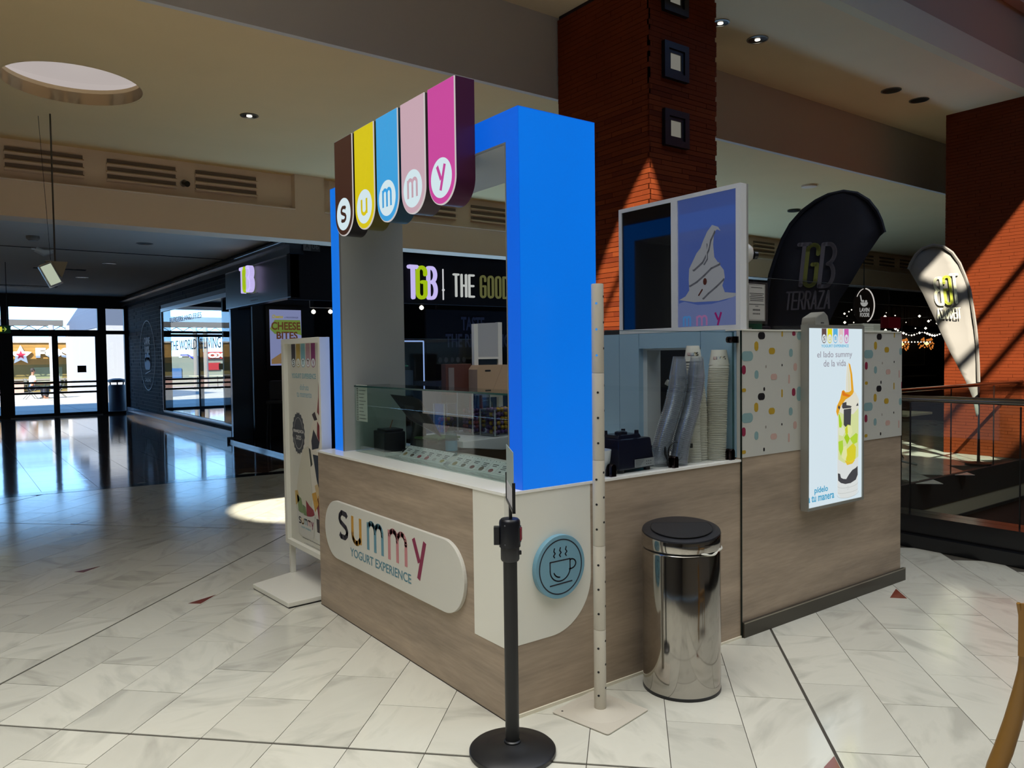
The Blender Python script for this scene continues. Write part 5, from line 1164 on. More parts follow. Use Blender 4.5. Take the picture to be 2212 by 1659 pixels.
# side wall of the burger restaurant: dark brick and window
dbm = mat('dark_brick', (24, 29, 40), .8, var=.2, vscale=2, spec=.2)
wall = struct('wall_side', MB().box(2.62, 2.85, 18.65, 23.0, 0, 3.5).box(2.62, 2.85, 12.4, 18.65, 2.90, 3.5).box(2.62, 2.85, 12.4, 18.65, 0, .27), mat('dark_render', (16, 18, 24), .5))
bs = MB(); H = .098
for kx in range(34):
    z = kx*H+.05
    if z > 3.3: break
    y = 12.4-(.3 if kx % 2 else 0)
    while y < 23:
        y1 = min(y+.6, 23); y0 = max(y, 12.4)
        if not (z+H > .27 and z < 2.9 and y0 < 18.65): bs.box(2.605-random.choice((0, .003, .006)), 2.63, y0+.005, y1-.006, z+.005, z+H-.005)
        elif y1 > 18.7: bs.box(2.605, 2.63, max(y0, 18.66), y1-.006, z+.005, z+H-.005)
        y += .6
o = bs.build('brick_field', dbm, wall); o['kind'] = 'stuff'
struct('baseboard_side', MB().box(2.42, 2.62, 12.45, 22.6, 0, .09).box(2.50, 2.62, 12.45, 22.9, .09, .2), mat('pale_ledge', (96, 116, 134), .2))
wn = D.objects.new('window_2', None); COL.objects.link(wn); wn['kind'] = 'structure'; wn.location = (2.64, 12.4, .27)
fr = MB(); fr.box(-.03, .03, 0, .05, 0, 2.63).box(-.03, .03, 6.2, 6.25, 0, 2.63).box(-.03, .03, .05, 6.2, 0, .03).box(-.03, .03, .05, 6.2, 2.55, 2.63); fr.build('window_frame', mat('light_metal', (150, 154, 158), .3, .6), wn)
MB().box(-.004, .004, .05, 6.2, .03, 2.55).build('pane', glassmat('side_window_glass', (.93, .96, .97), 0, .5), wn)
chalk = mat('chalk_white', (214, 218, 224), .8)
t = thing('chalk_mural', 'chalk style oval emblem reading CARNE 100% painted on dark bricks', 'mural', (2.595, 20.3, 0), LEFT)
b = MB(); ov = arc(0, 1.72, .95, .95, 0, 360, 40); b.stroke(ov, .03, -.004, 0, False); b.build('oval', chalk, t)
text('CARNE', chalk, t, -.36, .36, 2.02, 2.22, -.003, .003, .03); text('100%', chalk, t, -.30, .30, 1.78, 1.98, -.003, .003, .03); text('CALIDAD', chalk, t, -.4, .4, 1.0, 1.1, -.003, .003)
MB().prism(pill(0, 1.5, .72, .34), -.004, 0).disc(-.2, 1.66, .12, -.004, 0, 14).disc(.05, 1.7, .13, -.004, 0, 14).disc(.25, 1.64, .1, -.004, 0, 14).build('cow_shape', mat('chalk_fill', (180, 200, 225), .8), t); MB().stroke([(-.3, 1.22), (.35, 1.3)], .03, -.004, 0).build('underline', chalk, t)
# letters on the window
lt = mat('window_lettering', (70, 110, 140), .6)
t = thing('window_lettering', 'thin grey lettering stuck across the side window', 'lettering', (2.63, 18.0, 0), LEFT); text('THE WORLD IS LIVING', lt, t, .3, 4.6, 1.82, 2.05, -.01, .002); text('BURGERS AND FRIES', lt, t, .3, 3.2, 2.5, 2.62, -.01, .002)
# sign box of the restaurant on the passage side
t = thing('fascia_sign_box', 'black hanging fascia box with glowing TGB letters on the passage side', 'sign', (2.45, 0, 0), LEFT)
bx = mat('fascia_black', (20, 24, 32), .3)
MB().box(-12.4, -9.0, 0, .14, 2.53, 3.20).build('box', bx, t); MB().box(-12.4, -9.0, -.004, 0, 2.53, 2.545).build('lower_edge', mat('fascia_edge', (120, 128, 140), .3, .6), t)
MB().box(-23, -8.93, -.03, .2, 3.2, 3.40).box(-23, -8.93, -.10, -.03, 3.33, 3.37).build('upper_channel', mat('channel_metal', (44, 50, 60), .25, .5), t)
hal = emat('halo_lilac', (176, 160, 226), .9); lim = emat('halo_lime', (160, 190, 20), .9); lil = emat('letter_lilac', (196, 184, 240), .95)
for ch, x, w, m_ in (('T', -11.14, .17, lil), ('G', -10.97, .17, lim), ('B', -10.78, .19, lil)):
    b = MB(); strokes(b, ch, x, 2.76, w, .40, .055, -.12, -.04); b.build('letter', m_, t)
for x, s2 in ((-10.52, 'hasta'), ): 
    for j, sx2 in enumerate(('the good', 'burger', 'abierto')): text(sx2, mat('small_letters', (110, 116, 128), .5), t, -10.98, -10.55, 2.70-.055*j, 2.725-.055*j, -.002, .002)

# restaurant front on the main side
nvb = mat('facade_navy', (4, 5, 16), .7, spec=.2)
wf_ = MB().box(2.45, 14, 9.0, 9.14, 2.50, 3.42)
t = struct('wall_front', wf_, nvb)
t = thing('front_lettering', 'glowing front letters TGB THE GOOD BURGER on the navy fascia', 'sign', (0, 8.99, 0))
for ch, x, w, m_ in (('T', 4.51, .145, lil), ('G', 4.675, .15, lim), ('B', 4.885, .145, lil)):
    b = MB(); strokes(b, ch, x, 2.60, w, .52, .058 if ch != 'T' else .066, -.05, -.0); b.build('letter', m_, t)
MB().stroke([(5.191, 2.585), (5.191, 3.11)], .017, -.02, 0).disc(5.191, 2.75, .02, -.03, 0, 12).build('divider', emat('letter_white', (214, 216, 220), .8), t)
lwt = emat('letter_cream', (196, 200, 196), .8); lol = emat('letter_olive', (92, 94, 56), .8)
x = 5.41
for word, m_ in (('THE', lwt), ('GOOD', lol), ('BURGER', lwt)):
    for ch in word:
        b = MB(); w_ = .095; strokes(b, ch, x, 2.655, w_, .38, .036, -.03, 0); b.build('letter', m_, t); x += .169 if word != 'THE' else .163
    x += .09
t = thing('unit_number_plate', 'small grey plate reading A 06 above the restaurant corner', 'sign', (2.62, 8.885, 3.25)); MB().box(0, .12, -.01, 0, 0, .14).build('letter_field', mat('plate_grey', (74, 74, 76), .6), t); text('A', blackm, t, .03, .09, .03, .11, -.01, .002, .02); MB().box(.12, .27, -.01, 0, 0, .14).build('number_field', mat('plate_dark', (24, 24, 28), .6), t); text('06', mat('plate_grey', (74, 74, 76), .6), t, .135, .25, .03, .11, -.01, .002, .01)
# interior shell of the restaurant
dkw = mat('interior_dark', (10, 12, 22), .5)
struct('wall_restaurant_back', MB().box(2.9, 14, 14.2, 14.3, 0, 3.4).box(2.95, 4.2, 12.42, 12.5, 0, 3.2), dkw)
struct('wall_restaurant_right', MB().box(14, 14.2, 9, 14.3, 0, 3.4), dkw)
struct('ceiling_restaurant', MB().box(2.65, 14, 9.1, 23, 3.42, 3.5), dkw)
struct('floor_restaurant', MB().box(2.45, 14, 9.3, 12.7, 0, .05).box(2.86, 14, 12.7, 23, 0, .05), mat('restaurant_floor', (46, 48, 54), .06))
struct('column_corner', MB().box(2.50, 2.87, 12.30, 12.40, 0, 2.53), mat('column_gloss', (70, 84, 100), .18, .6))
t = thing('lit_menu_poster', 'lit poster reading CHEESE BITES on the dark wall behind the stand', 'poster', (3.26, 12.38, 1.45)); MB().box(-.07, .70, -.03, 0, -.08, 1.17).build('frame', blackm, t); MB().box(0, .64, -.036, -.03, 0, 1.10).build('lit_panel', emat('menu_light', (128, 136, 178), .8), t)
text('CHEESE', emat('cheese_brown', (92, 58, 34), .7), t, .03, .62, .70, .86, -.038, .004, .03); text('BITES', emat('cheese_brown', (92, 58, 34), .7), t, .13, .56, .52, .67, -.038, .004, .03); text('Cheetos', emat('cheetos_yellow', (168, 156, 40), .7), t, .05, .27, .93, 1.0, -.038, .003, .03, shear=.3); text('x THEGOODBURGER', emat('menu_text', (54, 60, 90), .6), t, .30, .58, .935, .965, -.038, .002)
b = MB(); b.prism([(0, .72), (.1, .9), (.62, .9), (.64, .6), (.4, .66), (.1, .62)], -.0375, -.0365); b.build('green_burst', emat('burst_green', (110, 136, 60), .7), t)
MB().prism([(.02, .12), (.3, .3), (.62, .2), (.62, .05), (.02, .03)], -.0375, -.0365).build('food_picture', emat('food_tan', (150, 120, 80), .6), t)
for x, y, l in ((3.10, 11.5, 'left'), (3.42, 11.1, 'right')):
    t = thing('bar_stool', 'black padded bar stool with thin metal legs, %s of two' % l, 'stool', (x, y, .05), -.5, 'black bar stools')
    MB().prism(rrect(-.19, .19, .70, .76, .02), -.18, .18).build('seat', mat('stool_leather', (24, 26, 32), .3), t, bevel=.01); MB().prism(rrect(-.19, .19, .76, 1.12, .04), .15, .20).build('backrest', mat('stool_leather', (24, 26, 32), .3), t, bevel=.01)
    for a, b2 in ((-1, -1), (1, -1), (-1, 1), (1, 1)): MB().tube([(a*.16, b2*.15, .70), (a*.19, b2*.18, 0)], .011, 8).build('leg', mat('stool_leg', (60, 62, 68), .3, .8), t)
glb = emat('globe_white', (255, 248, 225), 4)
for x, y, z, l in ((4.56, 9.4, 2.46, 'left one below the glowing T'), (4.99, 9.4, 2.46, 'right one below the glowing B')):
    t = thing('globe_lamp', 'small white globe lamp under the front letters, '+l, 'lamp', (x, y, z)); MB().lathe([(.001, -.04), (.03, -.025), (.04, 0), (.03, .025), (.01, .04)], n=16, caps=False).build('globe', glb, t, smooth=True); MB().tube([(0, 0, .04), (0, 0, .965)], .006, 6).build('cord', blackm, t)
for x, y, z, l in ((3.62, 11.0, 2.44, 'left'), (3.95, 11.0, 2.45, 'right')):
    t = thing('globe_lamp', 'small white globe lamp beside the arch edge, %s of the close pair' % l, 'lamp', (x, y, z)); MB().lathe([(.001, -.04), (.03, -.025), (.04, 0), (.03, .025), (.01, .04)], n=16, caps=False).build('globe', glb, t, smooth=True); MB().tube([(0, 0, .04), (0, 0, .975)], .006, 6).build('cord', blackm, t)
t = thing('lamp_bar', 'thin pale bar carrying the close pair of globe lamps', 'rail', (3.55, 11.0, 2.52)); MB().tube([(0, 0, 0), (.5, 0, 0)], .01, 6).tube([(0, 0, .3), (.0, 0, 0)], .008, 6).build('bar', mat('pale_bar', (120, 110, 104), .5), t)
for i, (x, y, z) in enumerate(((3.9, 15.2, 2.93), (4.1, 14.0, 2.92), (4.35, 12.95, 2.94))):
    t = thing('filament_bulb', 'warm filament bulb hanging behind the side window, %s of three' % ('left', 'middle', 'right')[i], 'lamp', (x-.2, y+1.6, z)); MB().lathe([(.001, -.06), (.03, -.04), (.035, -.01), (.02, .04), (.012, .06)], n=12, caps=False).build('bulb', emat('warm_bulb', (255, 200, 110), 2.5), t, smooth=True); MB().tube([(0, 0, .06), (0, 0, .46)], .005, 5).build('cord', blackm, t)
t = thing('bell_pendant', 'dark bell shaped pendant lamp seen through the arch', 'lamp', (5.55, 9.8, 2.25)); MB().lathe([(.03, .34), (.04, .18), (.06, .16), (.10, .10), (.14, .0), (.135, -.01)], n=24, caps=False).build('shade', mat('shade_dark', (60, 58, 64), .3, .5), t, smooth=True); MB().tube([(0, 0, .34), (0, 0, 1.1)], .006, 6).build('cord', blackm, t)
t = thing('glass_lettering', 'faint large lettering TASTE THE REVOLUTION on the dark restaurant wall', 'lettering', (0, 9.6, 0))
fnt = mat('faint_letters', (38, 42, 66), .6); text('TASTE', fnt, t, 5.95, 6.48, 2.07, 2.33, 0, .004, .03); text('THE REVOLUTION', fnt, t, 5.60, 7.25, 1.75, 2.01, 0, .004, .03)
struct('wall_glass_band', MB().box(5.2, 9.5, 9.605, 9.66, .05, 2.45), nvb)
MB_ = MB()
t = thing('lit_display_frame', 'pale blue light tube frame around the restaurant food display', 'light frame', (4.1, 9.3, 0))
MB().tube([(0, 0, 1.86), (.86, 0, 1.86)], .012, 8).tube([(.86, 0, 1.86), (.86, 0, .95)], .012, 8).build('light_tube', emat('tube_blue', (150, 176, 236), .9), t); MB().box(.2, .75, .2, .4, .9, 1.35).build('back_box', mat('display_dark', (30, 34, 40), .5), t)
MB().lathe([(.22, 1.42), (.22, 1.44)], (.35, .1, 0), 24).build('green_tray', mat('tray_green', (20, 90, 50), .5), t); MB().lathe([(.2, 1.44), (.17, 1.56), (.1, 1.64), (.01, 1.67)], (.35, .1, 0), 24, caps=False).build('glass_dome', glassmat('dome_clear', (.8, .85, .9), .02, 1.5, .05), t, smooth=True)
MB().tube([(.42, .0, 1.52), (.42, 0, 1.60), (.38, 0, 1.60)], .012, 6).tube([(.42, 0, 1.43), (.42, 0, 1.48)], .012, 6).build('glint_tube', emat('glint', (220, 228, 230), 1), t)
for r_ in range(2):
    for c_ in range(4): MB().box(.0+.17*c_, .11+.17*c_, .3, .31, 1.62-.22*r_+.1, 1.76-.22*r_+.1).build('menu_card', mat('card_dim', (70, 76, 92), .6), t)
t = thing('hanging_menu_board', 'slanted pale grey menu board hanging left of the bell lamp', 'board', (4.35, 9.7, 2.0)); MB().prism([(-.1, 0), (.33, .02), (.22, .44), (-.1, .44)], 0, .02).build('board', mat('board_grey', (84, 90, 116), .6), t); MB().tube([(0, .01, .44), (0, .01, 1.42)], .005, 5).build('hanger', blackm, t)
t = thing('wall_medallions', 'row of five dim round medallions on the restaurant counter wall', 'decoration', (5.35, 9.59, 1.52))
for i in range(5): MB().disc(.12+.13*i, 0, .04, -.01, 0, 16, .05).build('medallion', mat('medallion_%d' % (i % 2), ((46, 54, 76), (80, 86, 104))[i % 2], .4), t)
struct('wall_counter', MB().box(4.9, 9.5, 9.25, 9.6, .05, 1.15), mat('counter_dark', (22, 26, 34), .3))
t = thing('metal_cafe_chair', 'thin framed metal chair behind the short sweet box', 'chair', (4.9, 7.0, 0), .4)
for s in (-1, 1): MB().tube([(s*.2, -.2, 0), (s*.2, .15, .46), (s*.19, .2, .84)], .011, 8).build('side_frame', cmt, t, smooth=True); MB().tube([(s*.18, .2, 0), (s*.18, -.18, .45)], .011, 8).build('leg', cmt, t)
MB().tube([(-.19, .2, .84), (-.14, .21, .9), (.14, .21, .9), (.19, .2, .84)], .011, 8).build('top_rail', cmt, t, smooth=True); MB().prism(rrect(-.18, .18, .44, .46, .01), -.19, .17).build('seat', mat('chair_seat', (90, 88, 76), .5), t); MB().prism(rrect(-.18, .18, .66, .80, .02), .18, .195).build('backrest', mat('chair_seat', (90, 88, 76), .5), t)

# right hand restaurant in the dark under the ceiling
struct('wall_right_shop', MB().box(14.2, 31, 13, 13.2, 0, 3.5).box(14.2, 31, 9.05, 9.2, 2.95, 3.5), mat('shop_dark', (10, 9, 9), .7))
struct('ceiling_right_shop', MB().box(2.65, 31, 8.85, 9.12, 3.45, 3.6).box(14.1, 31, 9.1, 13.2, 3.4, 3.5), mat('shop_dark', (10, 9, 9), .7))  # long thin strip added behind the beam to block sky light leaking in
struct('floor_right_shop', MB().box(14.2, 31, 8.1, 13.2, -.1, 0), mat('shop_floor', (40, 36, 32), .3))
struct('wall_right_end', MB().box(30.9, 31, 2, 13, 0, 4.4), mat('shop_dark', (10, 9, 9), .7))
t = thing('round_hanging_sign', 'oval brown hanging sign with white bowl logo reading LAVIN FOODIE', 'sign', (17.62, 8.2, 2.785), -.6)
MB().disc(0, 0, .27, -.05, .05, 40, .47).build('disc', mat('sign_brown', (58, 36, 26), .5), t, bevel=.004)
b = MB(); b.stroke([(.25*math.cos(math.radians(a)), .44*math.sin(math.radians(a))) for a in range(-75, 88, 6)], .028, -.06, -.05, False); b.stroke([(.25*math.cos(math.radians(a)), .44*math.sin(math.radians(a))) for a in range(100, 150, 8)], .016, -.06, -.05, False); b.build('rim_light', emat('rim_white', (225, 220, 212), 1), t)
text('LAVIN', emat('sign_white_print', (190, 190, 186), .8), t, -.14, .12, -.17, -.06, -.052, .004, .03); text('FOODIE', emat('sign_white_print', (190, 190, 186), .8), t, -.13, .12, -.30, -.19, -.052, .004, .03)
MB().prism(arc(-.02, .08, .10, .11, 180, 360, 10), -.056, -.051).disc(.03, .11, .03, -.056, -.051, 10).disc(-.05, .115, .03, -.056, -.051, 10).stroke([(-.09, .11), (-.12, .26)], .03, -.056, -.051).build('bowl_logo', emat('sign_white_print', (190, 190, 186), .8), t)
MB().tube([(0, 0, .46), (0, 0, 1.52)], .012, 6).build('hanger', blackm, t)
t = thing('fairy_lights', 'scattered tiny white fairy lights in the dark restaurant at right', 'lights', (0, 9.5, 0))
fl_ = MB(); random.seed(11)
def star(x, z, r, y=0): fl_.lathe([(.001, -r), (r, 0), (.001, r)], (x, y, z), 6, caps=False)
for i in range(70):
    x = random.uniform(15.0, 27.5); z = 2.9-random.random()*1.0; star(x, z, random.choice((.016, .022, .034, .045)), random.uniform(0, .5))
for i in range(26): star(21.6+i*.17, 2.12+.05*math.sin(i*.7), random.choice((.018, .03, .042)))
for i in range(12): star(21.8+i*.2, 1.86, .024)
o = fl_.build('bulb_cluster', emat('fairy_white', (255, 246, 226), 2.2), t); o['kind'] = 'stuff'
MB().tube([(15, .2, 2.9), (20, .25, 2.5), (27, .2, 2.8)], .006, 5).tube([(21.6, 0, 2.16), (26, 0, 2.14)], .006, 5).build('wire', blackm, t)
for x, z, l in ((22.97, 1.80, 'left one, cut by the kiosk corner'), (24.62, 1.82, 'right one, in the window frame')):
    t = thing('wicker_lamp', 'glowing orange wicker lamp in the dark restaurant, '+l, 'lamp', (x, 9.9, z)); random.seed(5)
    b = MB(); 
    for i in range(34):
        a = random.uniform(0, 2*PI); e = random.uniform(-.9, .9); p = Vector((.27*math.cos(a)*math.cos(e), .2*math.sin(a)*math.cos(e), .19*math.sin(e))); q = p+Vector((random.uniform(-.09, .09), 0, random.uniform(-.07, .07)))
        b.tube([p, q], .022, 5)
    b.build('wicker', mat('wicker_glow', (90, 50, 20), .7, emis=.9, ecol=(205, 120, 50)), t); MB().lathe([(.001, -.07), (.08, 0), (.001, .07)], n=10, caps=False).build('flame_bulb', emat('flame', (255, 214, 130), 2.2), t); MB().tube([(0, 0, .18), (0, 0, 1.59)], .005, 5).build('cord', blackm, t)
t = thing('picture_window', 'thin pale framed dark window behind the right wicker lamp', 'window frame', (23.9, 10.4, 1.08))
for a in ((0, 1.65, 0, .03), (0, 1.65, 1.0, 1.03), (0, .03, 0, 1.03), (1.62, 1.65, 0, 1.03)): MB().box(a[0], a[1], 0, .03, a[2], a[3]).build('bar', mat('window_bar', (70, 70, 62), .5), t)
MB().box(.03, 1.62, .01, .02, .03, 1.0).build('pane', mat('window_dark', (24, 26, 22), .3), t)
tag(MB().box(20.9, 22.0, 9.45, 9.5, 2.28, 2.62).build('red_sign', mat('dark_red_sign', (64, 12, 20), .6, emis=.1, ecol=(120, 20, 34))), 'dim dark red shop sign in the right restaurant', 'sign')
t = thing('thatched_canopy', 'dim thatched straw canopy in the dark restaurant', 'canopy', (25.0, 10.6, .75)); b = MB(); random.seed(3)
for i in range(150):
    x = random.uniform(-2, 2); b.box(x, x+.03, -.1+random.uniform(0, .1), .02, 1.75+random.uniform(-.08, .05), 2.3+random.uniform(-.05, .05))
o = b.build('straw', mat('straw', (62, 48, 34), .9), t); o['kind'] = 'stuff'; MB().box(-2, 2, 0, .1, 1.80, 2.3).build('board', mat('shop_dark', (10, 9, 9), .7), t)
for i in range(3): tag(MB().box(18.8+2.6*i, 20.4+2.6*i, 9.6+.2*i, 10.3+.2*i, .70, .74).build('dining_table', mat('dim_table', (60, 58, 54), .4)), 'dim dining table in the dark restaurant behind the railing', 'table', 'dim dining tables')

# ================================================================== OUTSIDE
struct('ground_outside', MB().box(-30, 40, 23.15, 90, -.3, 0), mat('paving', (150, 146, 138), .8, var=.05, vscale=1))
b = MB()
for i in range(16): b.box(-20+2.4*i, -19.97+2.4*i, 23.2, 70, 0, .003)
for i in range(18): b.box(-20, 30, 24+2.4*i, 24.03+2.4*i, 0, .003)
struct('trim_paving_joints', b, mat('paving_joint', (120, 120, 120), .8))
struct('wall_building_mass', MB().box(-14, 30, 23.0, 23.15, 3.6, 8.6).box(-14, 30, 14, 23.2, 8.6, 8.7), mat('facade_grey', (150, 150, 150), .8))
struct('ceiling_canopy', MB().box(-8, 7, 23.2, 25.2, 3.3, 3.4), mat('canopy_grey', (120, 122, 124), .6))
t = thing('wooden_restaurant', 'restaurant clad in yellow wood with a star and white letters outside', 'building', (-1, 45, 0))
wd = mat('yellow_wood', (150, 112, 52), .7)
for i in range(14): MB().box(-7, 4.72, -.02-.01*(i % 2), 0, 1.45+.085*i, 1.53+.085*i).build('board', wd, t)
MB().box(-7, 4.72, 0, .3, -.2, 2.62).build('wall', mat('shop_ochre', (110, 96, 50), .7), t); MB().box(-7, 4.72, -.1, 0, 2.6, 2.68).build('cornice', mat('shop_cornice', (190, 184, 180), .6), t)
MB().box(-7, 4.72, -.4, 0, .62, .70).build('rail', mat('shop_rail', (120, 116, 110), .6), t); MB().box(-7, 2.4, -.42, -.36, -.2, .55).build('parapet', mat('parapet_pink', (176, 140, 130), .8), t)
for x in (-1.5, .6, 2.9): MB().box(x, x+1.3, -.01, 0, .1, 1.3).build('window', mat('shop_window', (120, 126, 96), .2), t)
st5 = lambda cx, cz, R1, R2: [(cx+(R1 if i % 2 == 0 else R2)*math.cos(PI/2+i*PI/5), cz+(R1 if i % 2 == 0 else R2)*math.sin(PI/2+i*PI/5)) for i in range(10)]
MB().prism(st5(2.33, 1.95, .52, .25), -.16, -.06).build('star', mat('star_white', (240, 238, 236), .5), t); MB().prism(st5(2.33, 1.95, .24, .1), -.18, -.165).build('star_centre', mat('star_red', (200, 30, 60), .5), t)
text('FOSTER', mat('star_white', (240, 238, 236), .5), t, 3.0, 6.3, 1.8, 2.33, -.05, .12, .06)
t = thing('white_side_building', 'bright white building with pale blue gable at the right outside the doors', 'building', (3.3, 0, 0))
MB().box(0, 1.5, 31.5, 44, -.1, 3.0).build('wall', mat('white_render', (150, 152, 158), .8), t)
MB().add([(-.02, 31.5, 3.0), (-.02, 44, 3.0), (-.02, 44, 3.4), (-.02, 31.5, 5.2), (1.5, 31.5, 3.0), (1.5, 44, 3.0), (1.5, 44, 3.4), (1.5, 31.5, 5.2)], [(0, 1, 2, 3), (4, 7, 6, 5), (0, 3, 7, 4), (3, 2, 6, 7), (1, 5, 6, 2), (0, 4, 5, 1)]).build('gable', mat('gable_grey', (70, 80, 100), .7), t)
b = MB()
b.v = []; 
t = thing('steel_canopy_beam', 'long pale grey roof beam with slim truss crossing outside the doors', 'canopy', (0, 43, 0)); MB().box(-12, 3.1, 0, .4, 3.42, 3.72).box(4.9, 16, 0, .4, 3.42, 4.0).build('beam', mat('beam_grey', (84, 82, 80), .7), t)
tr = MB(); x = -4
while x < 15: tr.tube([(x, .1, 3.42), (x+.35, .1, 3.2), (x+.7, .1, 3.42)], .02, 5); x += .7
tr.tube([(-4, .1, 3.2), (15, .1, 3.2)], .02, 5); tr.build('truss', mat('truss_grey', (30, 30, 32), .6), t)
for x in (2.5, 3.25): tag(MB().tube([(x, 42.4, 0), (x, 42.4, 3.42)], .12, 14).build('canopy_post', mat('post_grey', (190, 190, 192), .5), smooth=True), 'round pale canopy post outside, seen through the %s door leaf' % ('left' if x < 3 else 'right'), 'post')
for x in (9.4, 9.95, 11.3): tag(MB().tube([(x, 42.4, 0), (x, 42.4, 3.42)], .12, 14).build('canopy_post', mat('post_dim', (130, 126, 124), .5), smooth=True), 'grey brown canopy post outside, seen through the side window, %s' % {9.4: 'left', 9.95: 'middle', 11.3: 'right'}[x], 'post')
t = thing('shopfront_row', 'row of pale shops with red and blue signs seen through the side window', 'building', (0, 47, 0))
MB().box(6, 15, 0, .3, -.3, 1.75).build('wall', mat('shop_pale', (120, 128, 120), .7), t); MB().box(11.0, 15, -.1, 0, 1.65, 2.08).build('red_sign', mat('red_board', (150, 20, 34), .6), t); text('OXIWL', mat('star_white', (240, 238, 236), .5), t, 11.25, 13.4, 1.70, 2.02, -.1, .05, .06)
MB().stroke([(9.7, 1.9), (10.1, 1.9), (10.5, 1.65)], .08, -.05, 0).build('blue_logo', mat('logo_blue', (40, 60, 190), .5), t); MB().box(11.1, 12.0, -.08, 0, .95, 1.4).build('red_panel', mat('red_board', (150, 20, 34), .6), t); MB().box(8.9, 9.7, -.08, 0, .5, 1.1).build('blue_panel', mat('blue_board', (60, 100, 150), .6), t); MB().box(12.6, 14, -.08, 0, .4, 1.6).build('brown_panel', mat('brown_board', (120, 100, 80), .6), t)
for i in range(12): MB().box(8+.6*i, 8.4+.6*i, .05, .2, 1.75, 1.82+.12*random.random()).build('roof_unit', mat('shop_pale', (205, 215, 205), .7), t)
for i, (x, y) in enumerate(((9.0, 40.5), (9.9, 40), (10.9, 40.5), (11.7, 40.2))): cafe_table(x, y, 'outdoor cafe table seen through the side window', ctop)
# litter bin outside the sidelight
t = thing('outdoor_litter_bin', 'large dark blue grey litter bin outside the narrow side pane', 'bin', (2.42, 24.0, 0)); MB().lathe([(.22, 0), (.24, .05), (.25, .78), (.22, .84)], n=28).build('body', mat('bin_dark', (34, 42, 60), .5), t, smooth=True); MB().lathe([(.23, .92), (.27, .94), (.26, 1.0), (.1, 1.04)], n=28).build('hood', mat('bin_dark', (34, 42, 60), .5), t, smooth=True)
for a in range(3): MB().tube([(.2*math.cos(a*2.1+.4), .2*math.sin(a*2.1+.4), .8), (.22*math.cos(a*2.1+.4), .22*math.sin(a*2.1+.4), .95)], .02, 6).build('support', blackm, t)
cafe_table(1.62, 36.3, 'outdoor cafe table between the two seated people')

# ------------------------------------------------------------------ people
def skin_mesh(name, joints, edges, m, parent, root=0, sub=2):
    me = D.meshes.new(name); me.from_pydata([j[0] for j in joints], edges, []); o = D.objects.new(name, me); COL.objects.link(o)
    o.modifiers.new('skin', 'SKIN'); 
    if not me.skin_vertices: 
        bpy.context.view_layer.objects.active = o; bpy.context.view_layer.update()
    sv = me.skin_vertices[0].data
    for i, j in enumerate(joints):
        r = j[1]; sv[i].radius = (r, r) if not isinstance(r, tuple) else r
    sv[root].use_root = True
    s_ = o.modifiers.new('sub', 'SUBSURF'); s_.levels = sub; s_.render_levels = sub
    dg = bpy.context.evaluated_depsgraph_get(); m2 = D.meshes.new_from_object(o.evaluated_get(dg))
    D.objects.remove(o); m2.name = name; m2.materials.clear(); m2.materials.append(m)
    for p in m2.polygons: p.use_smooth = True
    r_ = D.objects.new(name, m2); COL.objects.link(r_); r_.parent = parent; return r_
skinm = mat('skin', (150, 104, 82), .6); shirtw = mat('shirt_white', (214, 216, 222), .8); darkp = mat('trousers_dark', (44, 46, 60), .8); hairm = mat('hair_dark', (34, 26, 22), .7); apr = mat('apron_plum', (60, 40, 52), .8)
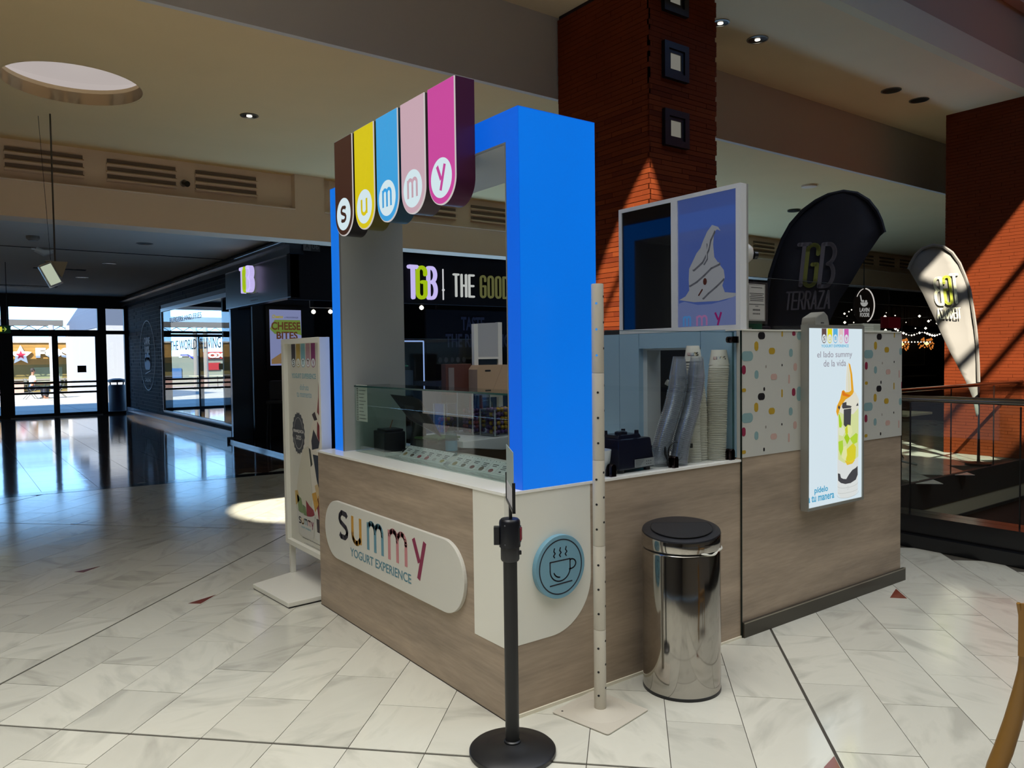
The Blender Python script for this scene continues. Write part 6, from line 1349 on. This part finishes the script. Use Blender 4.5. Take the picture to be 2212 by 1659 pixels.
def person(loc, rz, label, seated, lean=0, hand=None):
    t = thing('person', label, 'person', loc, rz)
    hz = .50 if seated else .93
    kx = (.40, .42) if seated else (.02, .0)
    P = [((0, 0, hz), (.13, .11)), ((0, -.01-lean*.3, hz+.22), (.14, .10)), ((0, -.02-lean*.8, hz+.42), (.165, .105)), ((0, -.01-lean*1.1, hz+.53), .055), ((0, -.03-lean*1.25, hz+.60), .05)]
    hx = Vector((0, -.04-lean*1.35, hz+.70))
    P += [((hx.x, hx.y, hx.z), (.075, .085)), ((hx.x, hx.y-.005, hx.z+.07), (.07, .08))]
    E_ = [(0, 1), (1, 2), (2, 3), (3, 4), (4, 5), (5, 6)]
    sh = hz+.47
    for s in (-1, 1):
        n = len(P)
        el = (s*.25, -.06-lean, sh-.28); wr = (s*.16, -.30-lean, sh-.32) if seated else (s*.20, -.28-lean, sh-.36)
        P += [((s*.17, -.02-lean*.9, sh), .055), (el, .042), (wr, .028), ((wr[0]-s*.02, wr[1]-.05, wr[2]-.01), (.036, .018))]
        E_ += [(2, n), (n, n+1), (n+1, n+2), (n+2, n+3)]
        for q in range(5):
            b2 = len(P); fx = wr[0]-s*.02+(q-2)*.016 if q < 4 else wr[0]-s*.055
            ln = (.05, .06, .062, .055, .03)[q]
            P += [((fx, wr[1]-.075 if q < 4 else wr[1]-.05, wr[2]-.012), .009), ((fx, wr[1]-.075-ln*.6, wr[2]-.02), .0085), ((fx, wr[1]-.07-ln, wr[2]-.04), .007)]
            E_ += [(n+3, b2), (b2, b2+1), (b2+1, b2+2)]
        n = len(P)
        if seated: P += [((s*.10, -.02, hz-.02), .085), ((s*.13, -.42, hz-.02), .062), ((s*.13, -.44, .10), .042), ((s*.13, -.48, .04), .04), ((s*.13, -.60, .03), .035)]
        else: P += [((s*.10, .0, hz-.08), .09), ((s*.11, -.01, .50), .062), ((s*.11, .01, .10), .042), ((s*.11, -.02, .04), .042), ((s*.11, -.15, .03), .035)]
        E_ += [(0, n), (n, n+1), (n+1, n+2), (n+2, n+3), (n+3, n+4)]
    skin_mesh('body', P, E_, skinm, t)
    T = [((0, 0, hz-.02), (.145, .125)), ((0, -.01-lean*.3, hz+.22), (.155, .115)), ((0, -.02-lean*.8, hz+.42), (.175, .118)), ((0, -.01-lean*1.0, hz+.51), .07)]
    E2 = [(0, 1), (1, 2), (2, 3)]
    for s in (-1, 1):
        n = len(T); T += [((s*.18, -.02-lean*.9, sh), .07), ((s*.235, -.05-lean*.95, sh-.18), .062)]; E2 += [(2, n), (n, n+1)]
    skin_mesh('shirt', T, E2, shirtw, t)
    T = [((0, 0, hz+.03), (.14, .12))]; E2 = []
    for s in (-1, 1):
        n = len(T)
        if seated: T += [((s*.10, -.02, hz-.02), .098), ((s*.13, -.42, hz-.02), .076), ((s*.13, -.44, .12), .058)]
        else: T += [((s*.10, .0, hz-.08), .10), ((s*.11, -.01, .50), .074), ((s*.11, .01, .12), .056)]
        E2 += [(0, n), (n, n+1), (n+1, n+2)]
    skin_mesh('trousers', T, E2, darkp, t)
    MB().lathe([(.001, .105), (.05, .095), (.08, .06), (.088, .02), (.084, -.03), (.07, -.06)], (hx.x, hx.y+.018, hx.z+.045), 18, caps=False).build('hair', hairm, t, smooth=True)
    f = MB(); y = hx.y-.085
    MB().lathe([(.001, .012), (.011, 0), (.001, -.012)], (hx.x-.03, y+.006, hx.z+.03), 10, caps=False).lathe([(.001, .012), (.011, 0), (.001, -.012)], (hx.x+.03, y+.006, hx.z+.03), 10, caps=False).build('eye', mat('eye_dark', (30, 24, 22), .3), t)
    MB().tube([(hx.x, y+.012, hx.z+.03), (hx.x, y-.012, hx.z-.002), (hx.x, y+.004, hx.z-.008)], [.007, .011, .006], 8).build('nose', skinm, t, smooth=True)
    MB().tube([(hx.x-.022, y+.008, hx.z-.032), (hx.x, y, hx.z-.034), (hx.x+.022, y+.008, hx.z-.032)], .0045, 6).build('mouth', mat('lips', (120, 66, 60), .5), t, smooth=True)
    for s in (-1, 1): MB().lathe([(.001, .025), (.012, .01), (.012, -.01), (.001, -.025)], (hx.x+s*.078, hx.y+.005, hx.z+.02), 8, caps=False).build('ear', skinm, t, smooth=True)
    return t
person((1.10, 36.2, -.02), PI/2+.2, 'seated person in a white shirt outside, left one of the pair', True, .02)
person((2.12, 36.4, -.02), -PI/2-.2, 'seated person in a white shirt outside, right one of the pair', True, .03)
cafe_chair(1.05, 36.2, PI/2+.2, 'outdoor chair under the left seated person'); cafe_chair(2.17, 36.4, -PI/2-.2, 'outdoor chair under the right seated person')
pt = person((.88, .86, .0), .60, 'kiosk worker in white shirt and dark apron hidden behind the blue arch post', False, .06)
MB().prism([(-.13, .5), (.13, .5), (.12, 1.22), (-.12, 1.22)], -.20, -.185).build('apron', apr, pt, bevel=.004)

# enclosure behind the viewer so that reflections and bounce light are those of a hall
hw = mat('hall_wall', (170, 160, 142), .8)
struct('wall_behind', MB().box(-9.2, 31, -10.2, -10, 0, 8), hw)
struct('wall_left', MB().box(-9.2, -9, -10, 23.2, 0, 8), mat('hall_wall_dim', (96, 92, 86), .8))
struct('wall_right', MB().box(31, 31.2, -10, 13, -4, 8), hw)
